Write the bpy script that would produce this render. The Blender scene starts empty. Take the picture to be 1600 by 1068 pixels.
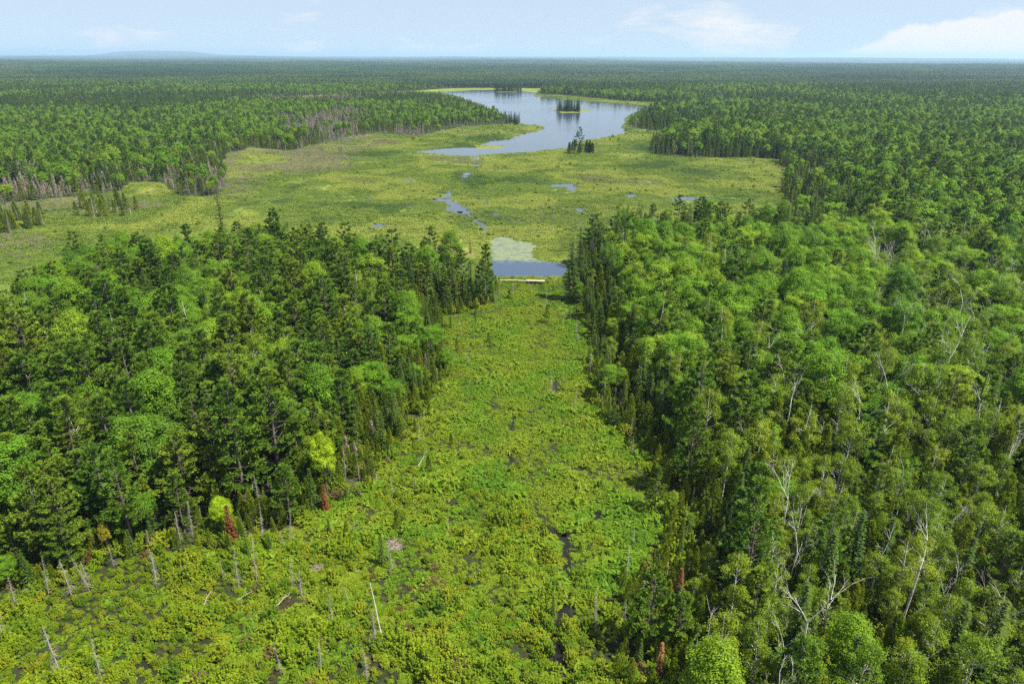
import bpy, math, random
import numpy as np
from mathutils import Vector, Matrix

S = bpy.context.scene
COL = S.collection
rng = np.random.default_rng(11)
random.seed(11)

# ------------------------------------------------------------------ camera
W0, H0 = 1600.0, 1068.0                    # pixel size of the photograph
LENS = 24.0
CAMZ = 70.0
PITCH = math.radians(22.72)
ROLL = math.radians(0.22)
F = LENS / 36.0 * W0
cam_d = bpy.data.cameras.new('camera'); cam = bpy.data.objects.new('camera', cam_d); COL.objects.link(cam)
cam_d.lens = LENS; cam_d.sensor_width = 36.0; cam_d.clip_start = 0.5; cam_d.clip_end = 120000.0
CM = Matrix.Rotation(math.pi / 2 - PITCH, 4, 'X') @ Matrix.Rotation(ROLL, 4, 'Z')
CM.translation = (0, 0, CAMZ)
cam.matrix_world = CM
S.camera = cam
R3 = np.array(CM.to_3x3())

# ------------------------------------------------------------------ sky, sun, exposure
SUN_EL = math.radians(59); SUN_AZ = math.radians(110)      # azimuth from +Y towards +X (sun on the right)
world = bpy.data.worlds.new('World'); S.world = world; world.use_nodes = True
wn = world.node_tree.nodes; wl = world.node_tree.links
wn.clear()
def N(nodes, t, **kw):
    n = nodes.new(t)
    for k, v in kw.items(): setattr(n, k, v)
    return n
sky = N(wn, 'ShaderNodeTexSky', sky_type='NISHITA', sun_disc=False, sun_elevation=SUN_EL, sun_rotation=SUN_AZ,
        altitude=300.0, air_density=0.9, dust_density=0.0, ozone_density=3.0)
geo = N(wn, 'ShaderNodeTexCoord')
sep = N(wn, 'ShaderNodeSeparateXYZ'); wl.new(geo.outputs['Generated'], sep.inputs[0])
# clouds: elongated fair-weather puffs, noise on the direction stretched along the horizon
mp = N(wn, 'ShaderNodeMapping'); mp.inputs['Scale'].default_value = (5.0, 5.0, 20.0)
wl.new(geo.outputs['Generated'], mp.inputs[0])
n1 = N(wn, 'ShaderNodeTexNoise'); n1.inputs['Scale'].default_value = 1.0; n1.inputs['Detail'].default_value = 9.0; n1.inputs['Roughness'].default_value = 0.58
mp.inputs['Location'].default_value = (4.1, 2.3, 0.18)
wl.new(mp.outputs[0], n1.inputs['Vector'])
cr = N(wn, 'ShaderNodeValToRGB'); cr.color_ramp.elements[0].position = 0.55; cr.color_ramp.elements[1].position = 0.68
wl.new(n1.outputs['Fac'], cr.inputs[0])
# a bank of cumulus low over the horizon ahead on the right
def wmath(op, a, b=None, clamp=False):
    m = N(wn, 'ShaderNodeMath', operation=op); m.use_clamp = clamp
    for i, v in enumerate((a, b)):
        if v is None: continue
        if isinstance(v, (int, float)): m.inputs[i].default_value = v
        else: wl.new(v, m.inputs[i])
    return m.outputs[0]
az = wmath('ARCTAN2', sep.outputs['X'], sep.outputs['Y'])
n2 = N(wn, 'ShaderNodeTexNoise'); n2.inputs['Scale'].default_value = 16.0; n2.inputs['Detail'].default_value = 8.0; n2.inputs['Roughness'].default_value = 0.6
wl.new(geo.outputs['Generated'], n2.inputs['Vector'])
dx = wmath('MULTIPLY', wmath('SUBTRACT', az, 0.60), 1 / 0.20)
bank = wmath('SUBTRACT', 1.0, wmath('POWER', wmath('ABSOLUTE', dx), 2.0))
top = wmath('ADD', wmath('MULTIPLY', bank, 0.052), wmath('MULTIPLY', wmath('SUBTRACT', n2.outputs['Fac'], 0.5), 0.06))
b2 = wmath('MULTIPLY', wmath('SUBTRACT', top, sep.outputs['Z']), 160.0, True)
cl = wmath('MAXIMUM', cr.outputs['Color'], wmath('MULTIPLY', b2, 1.0))
cl = wmath('MULTIPLY', cl, wmath('GREATER_THAN', sep.outputs['Z'], 0.0))
mx = N(wn, 'ShaderNodeMix', data_type='RGBA')
hzm = N(wn, 'ShaderNodeMix', data_type='RGBA'); hzm.inputs['Factor'].default_value = 0.56; hzm.inputs['B'].default_value = (6.5, 7.5, 8.1, 1)   # thin high veil
wl.new(sky.outputs[0], hzm.inputs['A'])
wl.new(wmath('MULTIPLY', cl, 0.95), mx.inputs['Factor']); wl.new(hzm.outputs['Result'], mx.inputs['A'])
mx.inputs['B'].default_value = (7.3, 7.3, 7.4, 1)
bg = N(wn, 'ShaderNodeBackground'); bg.inputs['Strength'].default_value = 0.056
wo = N(wn, 'ShaderNodeOutputWorld')
up_ = N(wn, 'ShaderNodeVectorMath', operation='MULTIPLY_ADD'); up_.inputs[1].default_value = (1, 1, .82); up_.inputs[2].default_value = (0, 0, .12)
wl.new(geo.outputs['Generated'], up_.inputs[0]); nm_ = N(wn, 'ShaderNodeVectorMath', operation='NORMALIZE'); wl.new(up_.outputs[0], nm_.inputs[0]); wl.new(nm_.outputs[0], sky.inputs['Vector'])
wl.new(mx.outputs['Result'], bg.inputs['Color']); wl.new(bg.outputs[0], wo.inputs['Surface'])

sd = bpy.data.lights.new('sun', 'SUN'); sd.energy = 5.0; sd.angle = math.radians(0.5); sd.color = (1.0, 0.945, 0.83)
sun = bpy.data.objects.new('sun', sd); COL.objects.link(sun)
tosun = Vector((math.sin(SUN_AZ) * math.cos(SUN_EL), math.cos(SUN_AZ) * math.cos(SUN_EL), math.sin(SUN_EL)))
sun.rotation_euler = tosun.to_track_quat('Z', 'Y').to_euler()
sun.location = (0, 0, 200)
S.view_settings.view_transform = 'Standard'; S.view_settings.look = 'None'
S.view_settings.exposure = 1.22; S.view_settings.gamma = 1.0; S.view_settings.use_curve_mapping = False
S.cycles.max_bounces = 6; S.cycles.diffuse_bounces = 3; S.cycles.glossy_bounces = 2; S.cycles.transmission_bounces = 3
S.cycles.volume_bounces = 0; S.cycles.transparent_max_bounces = 4
S.cycles.use_denoising = False
S.cycles.caustics_reflective = False; S.cycles.caustics_refractive = False
S.cycles.sample_clamp_indirect = 4.0
S.render.use_persistent_data = False

# ------------------------------------------------------------------ photo pixel <-> place on the ground
def gp(u, v, h=0.0):
    d = R3 @ np.array([(u - W0 / 2) / F, -(v - H0 / 2) / F, -1.0])
    t = (h - CAMZ) / d[2]
    return np.array([d[0] * t, d[1] * t])
def px(P):                                  # world points (N,3) -> photo pixels (N,2), depth
    q = (np.asarray(P, float) - np.array([0, 0, CAMZ])) @ R3
    z = -q[:, 2]
    return np.stack([W0 / 2 + F * q[:, 0] / z, H0 / 2 - F * q[:, 1] / z], 1), z

def fract(pts, levels=4, amp=0.11, seed=0, cap=12.0):
    r = np.random.default_rng(seed)
    P = np.array(pts, float)
    for _ in range(levels):
        Q = np.roll(P, -1, 0); D = Q - P; L = np.linalg.norm(D, axis=1)
        M = (P + Q) / 2 + np.stack([-D[:, 1], D[:, 0]], 1) * np.clip(r.normal(0, amp, len(P)), -.25, .25)[:, None] * np.minimum(1, cap / np.maximum(L, .01))[:, None]
        P = np.stack([P, M], 1).reshape(-1, 2)
    return P
def inside(poly, X, Y):
    x1, y1 = poly[:, 0], poly[:, 1]; x2, y2 = np.roll(x1, -1), np.roll(y1, -1)
    out = np.zeros(len(X), bool)
    bb = (X >= x1.min()) & (X <= x1.max()) & (Y >= y1.min()) & (Y <= y1.max())
    k = np.nonzero(bb)[0]
    xx, yy = X[k], Y[k]; ins = np.zeros(len(k), bool)
    for a, b, c, d in zip(x1, y1, x2, y2):
        if b == d: continue
        hit = ((b > yy) != (d > yy)) & (xx < (c - a) * (yy - b) / (d - b) + a)
        ins ^= hit
    out[k] = ins
    return out
def poly(pxs, seed=0, levels=4, amp=0.11, cap=12.0, h=0.0):
    return fract([gp(*p) if len(p) == 3 else gp(p[0], p[1], h) for p in pxs], levels, amp, seed, cap)

def vnoise(x, y, seed=0):                   # value noise 0..1
    xi, yi = np.floor(x).astype(np.int64), np.floor(y).astype(np.int64)
    fx, fy = x - xi, y - yi; fx = fx * fx * (3 - 2 * fx); fy = fy * fy * (3 - 2 * fy)
    def h(a, b):
        n = (a * 374761393 + b * 668265263 + seed * 974634777) & 0xffffffff
        n = ((n ^ (n >> 13)) * 1274126177) & 0xffffffff
        return ((n ^ (n >> 16)) & 0xffff) / 65535.0
    return (h(xi, yi) * (1 - fx) + h(xi + 1, yi) * fx) * (1 - fy) + (h(xi, yi + 1) * (1 - fx) + h(xi + 1, yi + 1) * fx) * fy
def fbm(x, y, s, seed=0, o=3):
    v = 0; a = 0.5; t = 0
    for i in range(o):
        v = v + a * vnoise(x / s * 2 ** i + 31.7 * i, y / s * 2 ** i - 17.3 * i, seed + i); t += a; a *= .55
    return v / t

T = 17.0                                     # canopy height used where a treetop line hides the ground
NEAR = poly([(-300, 1500), (-260, 935), (0, 930), (95, 912), (150, 890), (235, 872), (300, 856), (395, 846), (470, 822), (530, 790), (575, 752),
             (612, 715), (640, 668), (676, 622), (700, 575), (700, 535), (688, 502), (722, 489), (772, 474), (779, 452), (764, 436),
             (885, 434), (884, 458), (905, 484), (924, 530), (931, 585), (922, 630), (950, 662), (1005, 702), (1030, 760), (1040, 800), (1032, 850),
             (1012, 884), (976, 925), (962, 1010), (955, 1100), (960, 1500)], 3, cap=4)
FAR = poly([(-260, 470), (-260, 340), (-150, 330), (0, 319), (60, 314), (125, 309), (188, 300), (196, 286), (240, 282), (262, 296), (275, 306), (330, 309), (352, 288), (350, 262), (352, 244), (395, 230), (450, 236), (540, 216),
            (590, 208), (645, 214), (680, 208), (720, 199), (790, 194), (812, 187), (780, 178), (745, 164), (700, 152), (640, 149), (560, 150), (430, 158), (430, 153), (560, 146), (650, 142), (690, 139), (740, 137), (840, 138),
            (880, 143), (830, 147), (900, 151), (960, 157), (1010, 160), (1100, 163), (1130, 168), (1090, 168), (1030, 171), (990, 183), (985, 200), (1012, 204),
            (1050, 205), (1020, 222), (1019, 241), (1080, 247), (1180, 247), (1222, 252), (1237, 275), (1222, 300),
            (1250, 312, 10), (1180, 316, T), (1080, 312, T), (990, 316, T), (930, 330, T), (905, 352, T), (885, 405, T), (883, 425), (883, 440), (765, 440), (770, 400, 4),
            (735, 376, T), (680, 366, T), (600, 364, T), (540, 356, T), (480, 348, T), (400, 338, T), (340, 343, T), (270, 362, T), (190, 358, T), (140, 362, T), (90, 390, T), (20, 425, T), (-120, 470, T)], 5, cap=14)
LAKE = poly([(692, 144), (740, 141), (790, 140.5), (838, 145), (835, 150), (880, 155), (940, 160), (1010, 165.5), (1038, 167), (1008, 172), (988, 178), (978, 190), (972, 199), (982, 207), (944, 216), (905, 222),
             (893, 231), (840, 237), (795, 239), (745, 243.5), (720, 244), (690, 242), (648, 238), (680, 233), (735, 231), (775, 231), (786, 228),
             (748, 227), (760, 222), (800, 216), (812, 210), (838, 206), (850, 200), (838, 196.5), (805, 194), (800, 187), (778, 176), (748, 163), (720, 156), (722, 153), (700, 149)], 9, cap=10)
POND = poly([(764, 376), (775, 371), (790, 370), (808, 376), (832, 380), (842, 386), (832, 396), (836, 404), (856, 409), (884, 412), (888, 431), (820, 433), (764, 433), (768, 410)], 12, cap=3)
STREAM = [poly(p, 20 + i, 4, .13, 5) for i, p in enumerate([
    [(665, 313), (690, 307), (700, 297), (712, 298), (704, 308), (718, 318), (736, 326), (746, 338), (764, 352), (768, 366), (752, 360), (738, 343), (722, 336), (694, 334), (688, 327), (700, 322), (690, 317)],
    [(855, 288), (885, 286), (905, 292), (900, 307), (892, 300), (882, 293), (862, 293)],
    [(892, 325), (915, 324), (918, 332), (900, 333)],
    [(566, 352), (600, 347), (610, 351), (590, 358)],
    [(736, 258), (752, 256), (748, 262), (738, 262)],
    [(720, 271), (736, 269), (730, 279), (734, 288), (728, 290), (722, 278)],
    [(1045, 309), (1075, 306), (1112, 309), (1080, 314), (1050, 313)],
    [(975, 303), (990, 302), (996, 309), (978, 309)],
    [(738, 246), (748, 244), (742, 254), (737, 252)]])]
def strip(pts, w):                           # a winding strip of water from a pixel polyline
    P = fract([gp(*p) for p in pts] , 0); P = np.array([gp(*p) for p in pts])
    Q = [P[0]]
    for a, b in zip(P[:-1], P[1:]):
        for k in (.33, .66, 1): Q.append(a + (b - a) * k + rng.normal(0, .35, 2) * (k < 1))
    Q = np.array(Q); D = np.gradient(Q, axis=0); D /= np.linalg.norm(D, axis=1)[:, None]; Nn = np.stack([-D[:, 1], D[:, 0]], 1)
    ww = w * rng.uniform(.5, 1.25, len(Q))[:, None]
    return np.concatenate([Q + Nn * ww, (Q - Nn * ww)[::-1]])
CREEK = [strip([(884, 1150), (880, 1085), (872, 1035), (866, 990), (884, 962), (893, 925), (887, 893), (880, 858), (886, 836), (912, 815), (945, 800), (975, 794), (1002, 787), (1015, 776)], .72),
         strip([(885, 836), (862, 832), (838, 815), (818, 800), (812, 783)], .45), strip([(790, 742), (798, 715), (792, 688), (803, 655)], .28),
         strip([(812, 783), (800, 770), (790, 742)], .22), strip([(803, 655), (868, 628), (868, 590), (875, 560)], .2)]
ISLAND = poly([(860, 174), (872, 171), (905, 171.5), (926, 173), (905, 176.5), (880, 177)], 31, 3, .1, 5)
ISLET = poly([(770, 143), (785, 141.8), (818, 142.5), (806, 144), (780, 144.2)], 32, 3, .1, 5)
GREEN_TONGUE = poly([(738, 227.5), (770, 227), (792, 229.5), (775, 232.5), (742, 233)], 33, 3, .1, 4)

# ------------------------------------------------------------------ materials
def mat(name):
    m = bpy.data.materials.new(name); m.use_nodes = True; m.node_tree.nodes.clear()
    return m, m.node_tree.nodes, m.node_tree.links
def out(ns, ls, sh):
    o = ns.new('ShaderNodeOutputMaterial'); ls.new(sh, o.inputs['Surface'])
def ramp(ns, stops):
    r = ns.new('ShaderNodeValToRGB'); e = r.color_ramp.elements
    while len(e) < len(stops): e.new(0.5)
    for k, (p, c) in zip(e, stops): k.position = p; k.color = (*c, 1)
    return r
LEAFGAIN = 1.0
def leaf_mat(name, cols, trans=0.28, patch=None, rough=0.55, patch_amt=.7, tint=(.62, 1.4)):
    """leaves: tint by tree (object random), by leaf cluster (attribute tint), optionally by place (patches of species / age)"""
    m, ns, ls = mat(name)
    oi = ns.new('ShaderNodeObjectInfo')
    src = oi.outputs['Random']
    if patch:
        nz = ns.new('ShaderNodeTexNoise'); nz.inputs['Scale'].default_value = 1.0 / patch; nz.inputs['Detail'].default_value = 5.0; nz.inputs['Roughness'].default_value = .55
        ls.new(oi.outputs['Location'], nz.inputs['Vector'])
        mr = ns.new('ShaderNodeMapRange'); mr.inputs['From Min'].default_value = .36; mr.inputs['From Max'].default_value = .64
        ls.new(nz.outputs['Fac'], mr.inputs['Value'])
        mxx = ns.new('ShaderNodeMix'); mxx.inputs['Factor'].default_value = patch_amt
        ls.new(src, mxx.inputs['A']); ls.new(mr.outputs[0], mxx.inputs['B']); src = mxx.outputs['Result']
    r = ramp(ns, [(i / max(1, len(cols) - 1), c) for i, c in enumerate(cols)]); ls.new(src, r.inputs[0])
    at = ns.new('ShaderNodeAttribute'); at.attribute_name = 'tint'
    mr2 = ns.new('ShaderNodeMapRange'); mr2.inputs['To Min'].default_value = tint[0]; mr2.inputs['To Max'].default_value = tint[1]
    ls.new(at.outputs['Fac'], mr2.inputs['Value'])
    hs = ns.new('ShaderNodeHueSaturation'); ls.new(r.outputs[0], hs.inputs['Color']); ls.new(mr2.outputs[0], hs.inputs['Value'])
    df = ns.new('ShaderNodeBsdfPrincipled'); ls.new(hs.outputs[0], df.inputs['Base Color'])
    df.inputs['Roughness'].default_value = rough; df.inputs['Specular IOR Level'].default_value = 0.10
    tr = ns.new('ShaderNodeBsdfTranslucent')
    hs2 = ns.new('ShaderNodeHueSaturation'); hs2.inputs['Value'].default_value = 1.25; hs2.inputs['Hue'].default_value = 0.498
    ls.new(hs.outputs[0], hs2.inputs['Color']); ls.new(hs2.outputs[0], tr.inputs['Color'])
    ms = ns.new('ShaderNodeMixShader'); ms.inputs[0].default_value = trans
    ls.new(df.outputs[0], ms.inputs[1]); ls.new(tr.outputs[0], ms.inputs[2]); out(ns, ls, ms.outputs[0])
    return m
def bark_mat(name, c1, c2, scale=3.0, stretch=.3):
    m, ns, ls = mat(name)
    tc = ns.new('ShaderNodeTexCoord'); mpp = ns.new('ShaderNodeMapping'); mpp.inputs['Scale'].default_value = (1, 1, stretch)
    ls.new(tc.outputs['Object'], mpp.inputs[0])
    nz = ns.new('ShaderNodeTexNoise'); nz.inputs['Scale'].default_value = scale; nz.inputs['Detail'].default_value = 4
    ls.new(mpp.outputs[0], nz.inputs['Vector'])
    r = ramp(ns, [(.38, c1), (.62, c2)]); ls.new(nz.outputs['Fac'], r.inputs[0])
    b = ns.new('ShaderNodeBsdfPrincipled'); ls.new(r.outputs[0], b.inputs['Base Color']); b.inputs['Roughness'].default_value = .9
    bp = ns.new('ShaderNodeBump'); bp.inputs['Strength'].default_value = .5; bp.inputs['Distance'].default_value = .05
    ls.new(nz.outputs['Fac'], bp.inputs['Height']); ls.new(bp.outputs[0], b.inputs['Normal'])
    out(ns, ls, b.outputs[0]); return m
M = {}
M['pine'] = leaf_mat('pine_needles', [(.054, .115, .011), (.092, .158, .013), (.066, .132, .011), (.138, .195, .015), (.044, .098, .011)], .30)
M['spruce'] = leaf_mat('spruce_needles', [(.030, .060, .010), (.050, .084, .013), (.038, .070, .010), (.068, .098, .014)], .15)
M['cedar'] = leaf_mat('cedar_sprays', [(.118, .178, .012), (.165, .222, .013), (.095, .152, .011), (.200, .235, .014), (.140, .198, .013)], .40)
M['maple'] = leaf_mat('maple_leaves', [(.092, .198, .012), (.138, .252, .014), (.106, .220, .012), (.195, .290, .016), (.066, .150, .013)], .38)
M['birch'] = leaf_mat('birch_leaves', [(.105, .185, .010), (.150, .225, .013), (.125, .200, .011), (.185, .240, .014), (.090, .165, .011)], .38)
M['lime'] = leaf_mat('lime_leaves', [(.24, .37, .012), (.28, .38, .014)], .35)
M['yellow'] = leaf_mat('yellow_leaves', [(.26, .26, .02), (.30, .25, .02)], .35)
M['rust'] = leaf_mat('rust_needles', [(.085, .032, .014), (.125, .042, .018), (.10, .05, .02)], .15)
M['orange'] = leaf_mat('orange_needles', [(.22, .11, .04), (.19, .09, .035)], .15)
M['greydry'] = leaf_mat('dry_twigs', [(.25, .21, .18), (.34, .29, .25), (.29, .24, .215)], .05)
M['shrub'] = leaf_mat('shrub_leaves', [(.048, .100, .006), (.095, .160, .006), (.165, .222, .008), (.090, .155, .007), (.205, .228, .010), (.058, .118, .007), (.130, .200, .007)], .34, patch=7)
M['sedge'] = leaf_mat('sedge_blades', [(0.074, 0.163, 0.009), (0.111, 0.195, 0.010), (0.155, 0.208, 0.012), (0.128, 0.179, 0.012)], .34, patch=12)
M['brown'] = leaf_mat('brown_shrub_leaves', [(.09, .065, .025), (.11, .072, .026), (.08, .075, .022)], .2)
M['marshgrass'] = leaf_mat('marsh_grass', [(.056, .100, .022), (.070, .118, .022), (.142, .198, .030), (.096, .148, .024), (.188, .236, .036), (.212, .246, .046), (.122, .166, .028), (.18, .165, .08)], .28, patch=75, patch_amt=.90)
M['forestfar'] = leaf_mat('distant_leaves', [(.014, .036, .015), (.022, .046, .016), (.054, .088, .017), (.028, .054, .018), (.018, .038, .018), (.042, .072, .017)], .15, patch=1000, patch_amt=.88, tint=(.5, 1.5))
M['bark'] = bark_mat('grey_brown_bark', (.06, .045, .035), (.14, .115, .095))
M['birchbark'] = bark_mat('white_birch_bark', (.34, .32, .30), (.66, .64, .60), 2.0, 2.5)
M['deadwood'] = bark_mat('bleached_dead_wood', (.20, .18, .155), (.34, .31, .28))
M['palewood'] = bark_mat('pale_weathered_wood', (.30, .26, .18), (.46, .40, .29))
M['scrub'] = leaf_mat('dry_scrub_twigs', [(.13, .115, .075), (.19, .165, .115), (.16, .15, .08)], .05)
M['stick'] = bark_mat('peeled_sticks', (.13, .09, .08), (.24, .18, .16))
M['rock'] = bark_mat('wet_brown_rock', (.05, .045, .035), (.10, .09, .07), 2, 1)

def ground_mat(name, stops, scale, fine, bump=.3, rough=.95, detail=6):
    m, ns, ls = mat(name)
    tc = ns.new('ShaderNodeNewGeometry')
    nz = ns.new('ShaderNodeTexNoise'); nz.inputs['Scale'].default_value = 1 / scale; nz.inputs['Detail'].default_value = detail; nz.inputs['Roughness'].default_value = .62
    ls.new(tc.outputs['Position'], nz.inputs['Vector'])
    r = ramp(ns, stops); ls.new(nz.outputs['Fac'], r.inputs[0])
    n2_ = ns.new('ShaderNodeTexNoise'); n2_.inputs['Scale'].default_value = 1 / fine; n2_.inputs['Detail'].default_value = 5
    ls.new(tc.outputs['Position'], n2_.inputs['Vector'])
    mr = ns.new('ShaderNodeMapRange'); mr.inputs['From Min'].default_value = .3; mr.inputs['From Max'].default_value = .7; mr.inputs['To Min'].default_value = .6; mr.inputs['To Max'].default_value = 1.35
    ls.new(n2_.outputs['Fac'], mr.inputs['Value'])
    hs = ns.new('ShaderNodeHueSaturation'); ls.new(r.outputs[0], hs.inputs['Color']); ls.new(mr.outputs[0], hs.inputs['Value'])
    b = ns.new('ShaderNodeBsdfPrincipled'); ls.new(hs.outputs[0], b.inputs['Base Color']); b.inputs['Roughness'].default_value = rough; b.inputs['Specular IOR Level'].default_value = .2
    bp = ns.new('ShaderNodeBump'); bp.inputs['Strength'].default_value = bump; bp.inputs['Distance'].default_value = .4
    ls.new(n2_.outputs['Fac'], bp.inputs['Height']); ls.new(bp.outputs[0], b.inputs['Normal'])
    out(ns, ls, b.outputs[0]); return m
M['floor'] = ground_mat('forest_floor', [(.35, (.018, .022, .010)), (.55, (.030, .040, .014)), (.7, (.05, .042, .025))], 9, .8)
M['bog'] = ground_mat('bog_floor', [(.35, (.010, .011, .006)), (.5, (.022, .030, .008)), (.65, (.028, .020, .012))], 5, .5)
M['marsh'] = ground_mat('marsh_floor', [(.34, (.055, .085, .014)), (.44, (.130, .175, .016)), (.52, (.085, .120, .015)), (.60, (.175, .200, .026)), (.68, (.15, .135, .06))], 38, 1.2)
M['shore'] = ground_mat('shore_grass', [(.35, (.10, .125, .018)), (.6, (.15, .16, .025))], 12, .8)
def water_mat(name, col, rough, wave, scale, spec=.5):
    m, ns, ls = mat(name)
    tc = ns.new('ShaderNodeNewGeometry'); mpp = ns.new('ShaderNodeMapping'); mpp.inputs['Scale'].default_value = (scale * .7, scale * 1.2, scale)
    ls.new(tc.outputs['Position'], mpp.inputs[0])
    nz = ns.new('ShaderNodeTexNoise'); nz.inputs['Scale'].default_value = 1; nz.inputs['Detail'].default_value = 5; nz.inputs['Roughness'].default_value = .6
    ls.new(mpp.outputs[0], nz.inputs['Vector'])
    b = ns.new('ShaderNodeBsdfPrincipled'); b.inputs['Base Color'].default_value = (*col, 1); b.inputs['Roughness'].default_value = rough; b.inputs['IOR'].default_value = 1.333
    # wind lanes: rougher and calmer stretches
    big = ns.new('ShaderNodeTexNoise'); big.inputs['Scale'].default_value = .008; big.inputs['Detail'].default_value = 4
    ls.new(tc.outputs['Position'], big.inputs['Vector'])
    mr = ns.new('ShaderNodeMapRange'); mr.inputs['From Min'].default_value = .38; mr.inputs['From Max'].default_value = .62; mr.inputs['To Min'].default_value = wave * .3; mr.inputs['To Max'].default_value = wave
    ls.new(big.outputs['Fac'], mr.inputs['Value'])
    bp = ns.new('ShaderNodeBump'); bp.inputs['Distance'].default_value = .3; ls.new(mr.outputs[0], bp.inputs['Strength'])
    ls.new(nz.outputs['Fac'], bp.inputs['Height']); ls.new(bp.outputs[0], b.inputs['Normal'])
    out(ns, ls, b.outputs[0]); return m, ns, ls, b, tc
M['lake'] = water_mat('lake_water', (.035, .05, .07), .09, .16, .9)[0]
M['creek'] = water_mat('dark_creek_water', (.010, .009, .006), .08, .05, 2)[0]
def pond_mat():
    m, ns, ls, b, tc = water_mat('pond_water_with_floating_leaves', (.03, .05, .09), .1, .1, 1.5)
    sp = ns.new('ShaderNodeSeparateXYZ'); ls.new(tc.outputs['Position'], sp.inputs[0])
    nz = ns.new('ShaderNodeTexNoise'); nz.inputs['Scale'].default_value = .33; nz.inputs['Detail'].default_value = 10; nz.inputs['Roughness'].default_value = .82; ls.new(tc.outputs['Position'], nz.inputs['Vector'])
    y0 = float(gp(820, 416)[1])
    mr = ns.new('ShaderNodeMapRange'); mr.inputs['From Min'].default_value = y0 - 1.5; mr.inputs['From Max'].default_value = y0 + 9; mr.inputs['To Min'].default_value = -.22; mr.inputs['To Max'].default_value = .09
    ls.new(sp.outputs['Y'], mr.inputs['Value'])
    ad = ns.new('ShaderNodeMath'); ad.operation = 'ADD'; ls.new(nz.outputs['Fac'], ad.inputs[0]); ls.new(mr.outputs[0], ad.inputs[1])
    r = ramp(ns, [(.46, (0, 0, 0)), (.62, (.9, .9, .9))]); ls.new(ad.outputs[0], r.inputs[0])
    c = ramp(ns, [(.35, (.11, .15, .035)), (.55, (.16, .185, .07)), (.65, (.11, .15, .025))]); ls.new(nz.outputs['Fac'], c.inputs[0])
    mt = ns.new('ShaderNodeBsdfPrincipled'); ls.new(c.outputs[0], mt.inputs['Base Color']); mt.inputs['Roughness'].default_value = .45
    ms = ns.new('ShaderNodeMixShader'); ls.new(r.outputs[0], ms.inputs[0]); ls.new(b.outputs[0], ms.inputs[1]); ls.new(mt.outputs[0], ms.inputs[2])
    o = [n for n in ns if n.type == 'OUTPUT_MATERIAL'][0]; ls.new(ms.outputs[0], o.inputs['Surface'])
    return m
M['pond'] = pond_mat()

# ------------------------------------------------------------------ mesh helpers
class MB:
    """collects quads: vertices, a tint per vertex, a material index per face"""
    def __init__(s): s.v = []; s.f = []; s.t = []; s.m = []; s.n = 0
    def quads(s, V, tint=None, mi=0):                 # V (N,4,3)
        k = len(V)
        if not k: return
        s.v.append(V.reshape(-1, 3)); s.f.append(np.arange(k * 4).reshape(-1, 4) + s.n)
        t = np.full(k, .5) if tint is None else np.asarray(tint, float)
        s.t.append(np.repeat(t, 4)); s.m.append(np.full(k, mi)); s.n += k * 4
    def tube(s, P, R, sides=6, mi=0, tint=.5):
        P = np.asarray(P, float); R = np.asarray(R, float); k = len(P)
        D = np.gradient(P, axis=0); D /= np.linalg.norm(D, axis=1)[:, None] + 1e-9
        ref = np.where(np.abs(D[:, 2:3]) > .9, np.array([[1., 0, 0]]), np.array([[0, 0, 1.]]))
        A = np.cross(D, ref); A /= np.linalg.norm(A, axis=1)[:, None] + 1e-9; B = np.cross(D, A)
        a = np.linspace(0, 2 * np.pi, sides, endpoint=False)
        ring = P[:, None] + R[:, None, None] * (A[:, None] * np.cos(a)[None, :, None] + B[:, None] * np.sin(a)[None, :, None])
        s.v.append(ring.reshape(-1, 3)); s.t.append(np.full(k * sides, tint))
        i = np.arange(k - 1)[:, None] * sides; j = np.arange(sides)[None]; jn = (j + 1) % sides
        f = np.stack([i + j, i + jn, i + sides + jn, i + sides + j], -1).reshape(-1, 4) + s.n
        s.f.append(f); s.m.append(np.full(len(f), mi)); s.n += k * sides
    def merge(s, o, mi):
        for V, Fq, t in zip(o.v, o.f, o.t): s.v.append(V); s.t.append(t)
        for Fq in o.f: s.f.append(Fq + s.n); s.m.append(np.full(len(Fq), mi))
        s.n += o.n
    def mesh(s, name, mats):
        V = np.concatenate(s.v); Fq = np.concatenate(s.f); t = np.concatenate(s.t); mi = np.concatenate(s.m)
        me = bpy.data.meshes.new(name)
        me.vertices.add(len(V)); me.vertices.foreach_set('co', V.astype(np.float32).ravel())
        me.loops.add(Fq.size); me.loops.foreach_set('vertex_index', Fq.astype(np.int32).ravel())
        me.polygons.add(len(Fq)); me.polygons.foreach_set('loop_start', (np.arange(len(Fq)) * 4).astype(np.int32))
        me.polygons.foreach_set('material_index', mi.astype(np.int32))
        a = me.attributes.new('tint', 'FLOAT', 'POINT'); a.data.foreach_set('value', t.astype(np.float32))
        for m in mats: me.materials.append(m)
        me.update(calc_edges=True)
        return me
def unit(a): return a / (np.linalg.norm(a, axis=-1, keepdims=True) + 1e-9)
def rdir(n, r): return unit(r.normal(0, 1, (n, 3)))
def leaves(c, d, nrm, l, w):
    """diamond leaves: centre c, long axis d, facing nrm"""
    d = unit(d); side = unit(np.cross(d, nrm)); l = np.asarray(l)[..., None] if np.ndim(l) else l; w = np.asarray(w)[..., None] if np.ndim(w) else w
    return np.stack([c - d * l * .5, c + side * w * .5, c + d * l * .5, c - side * w * .5], 1)

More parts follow.
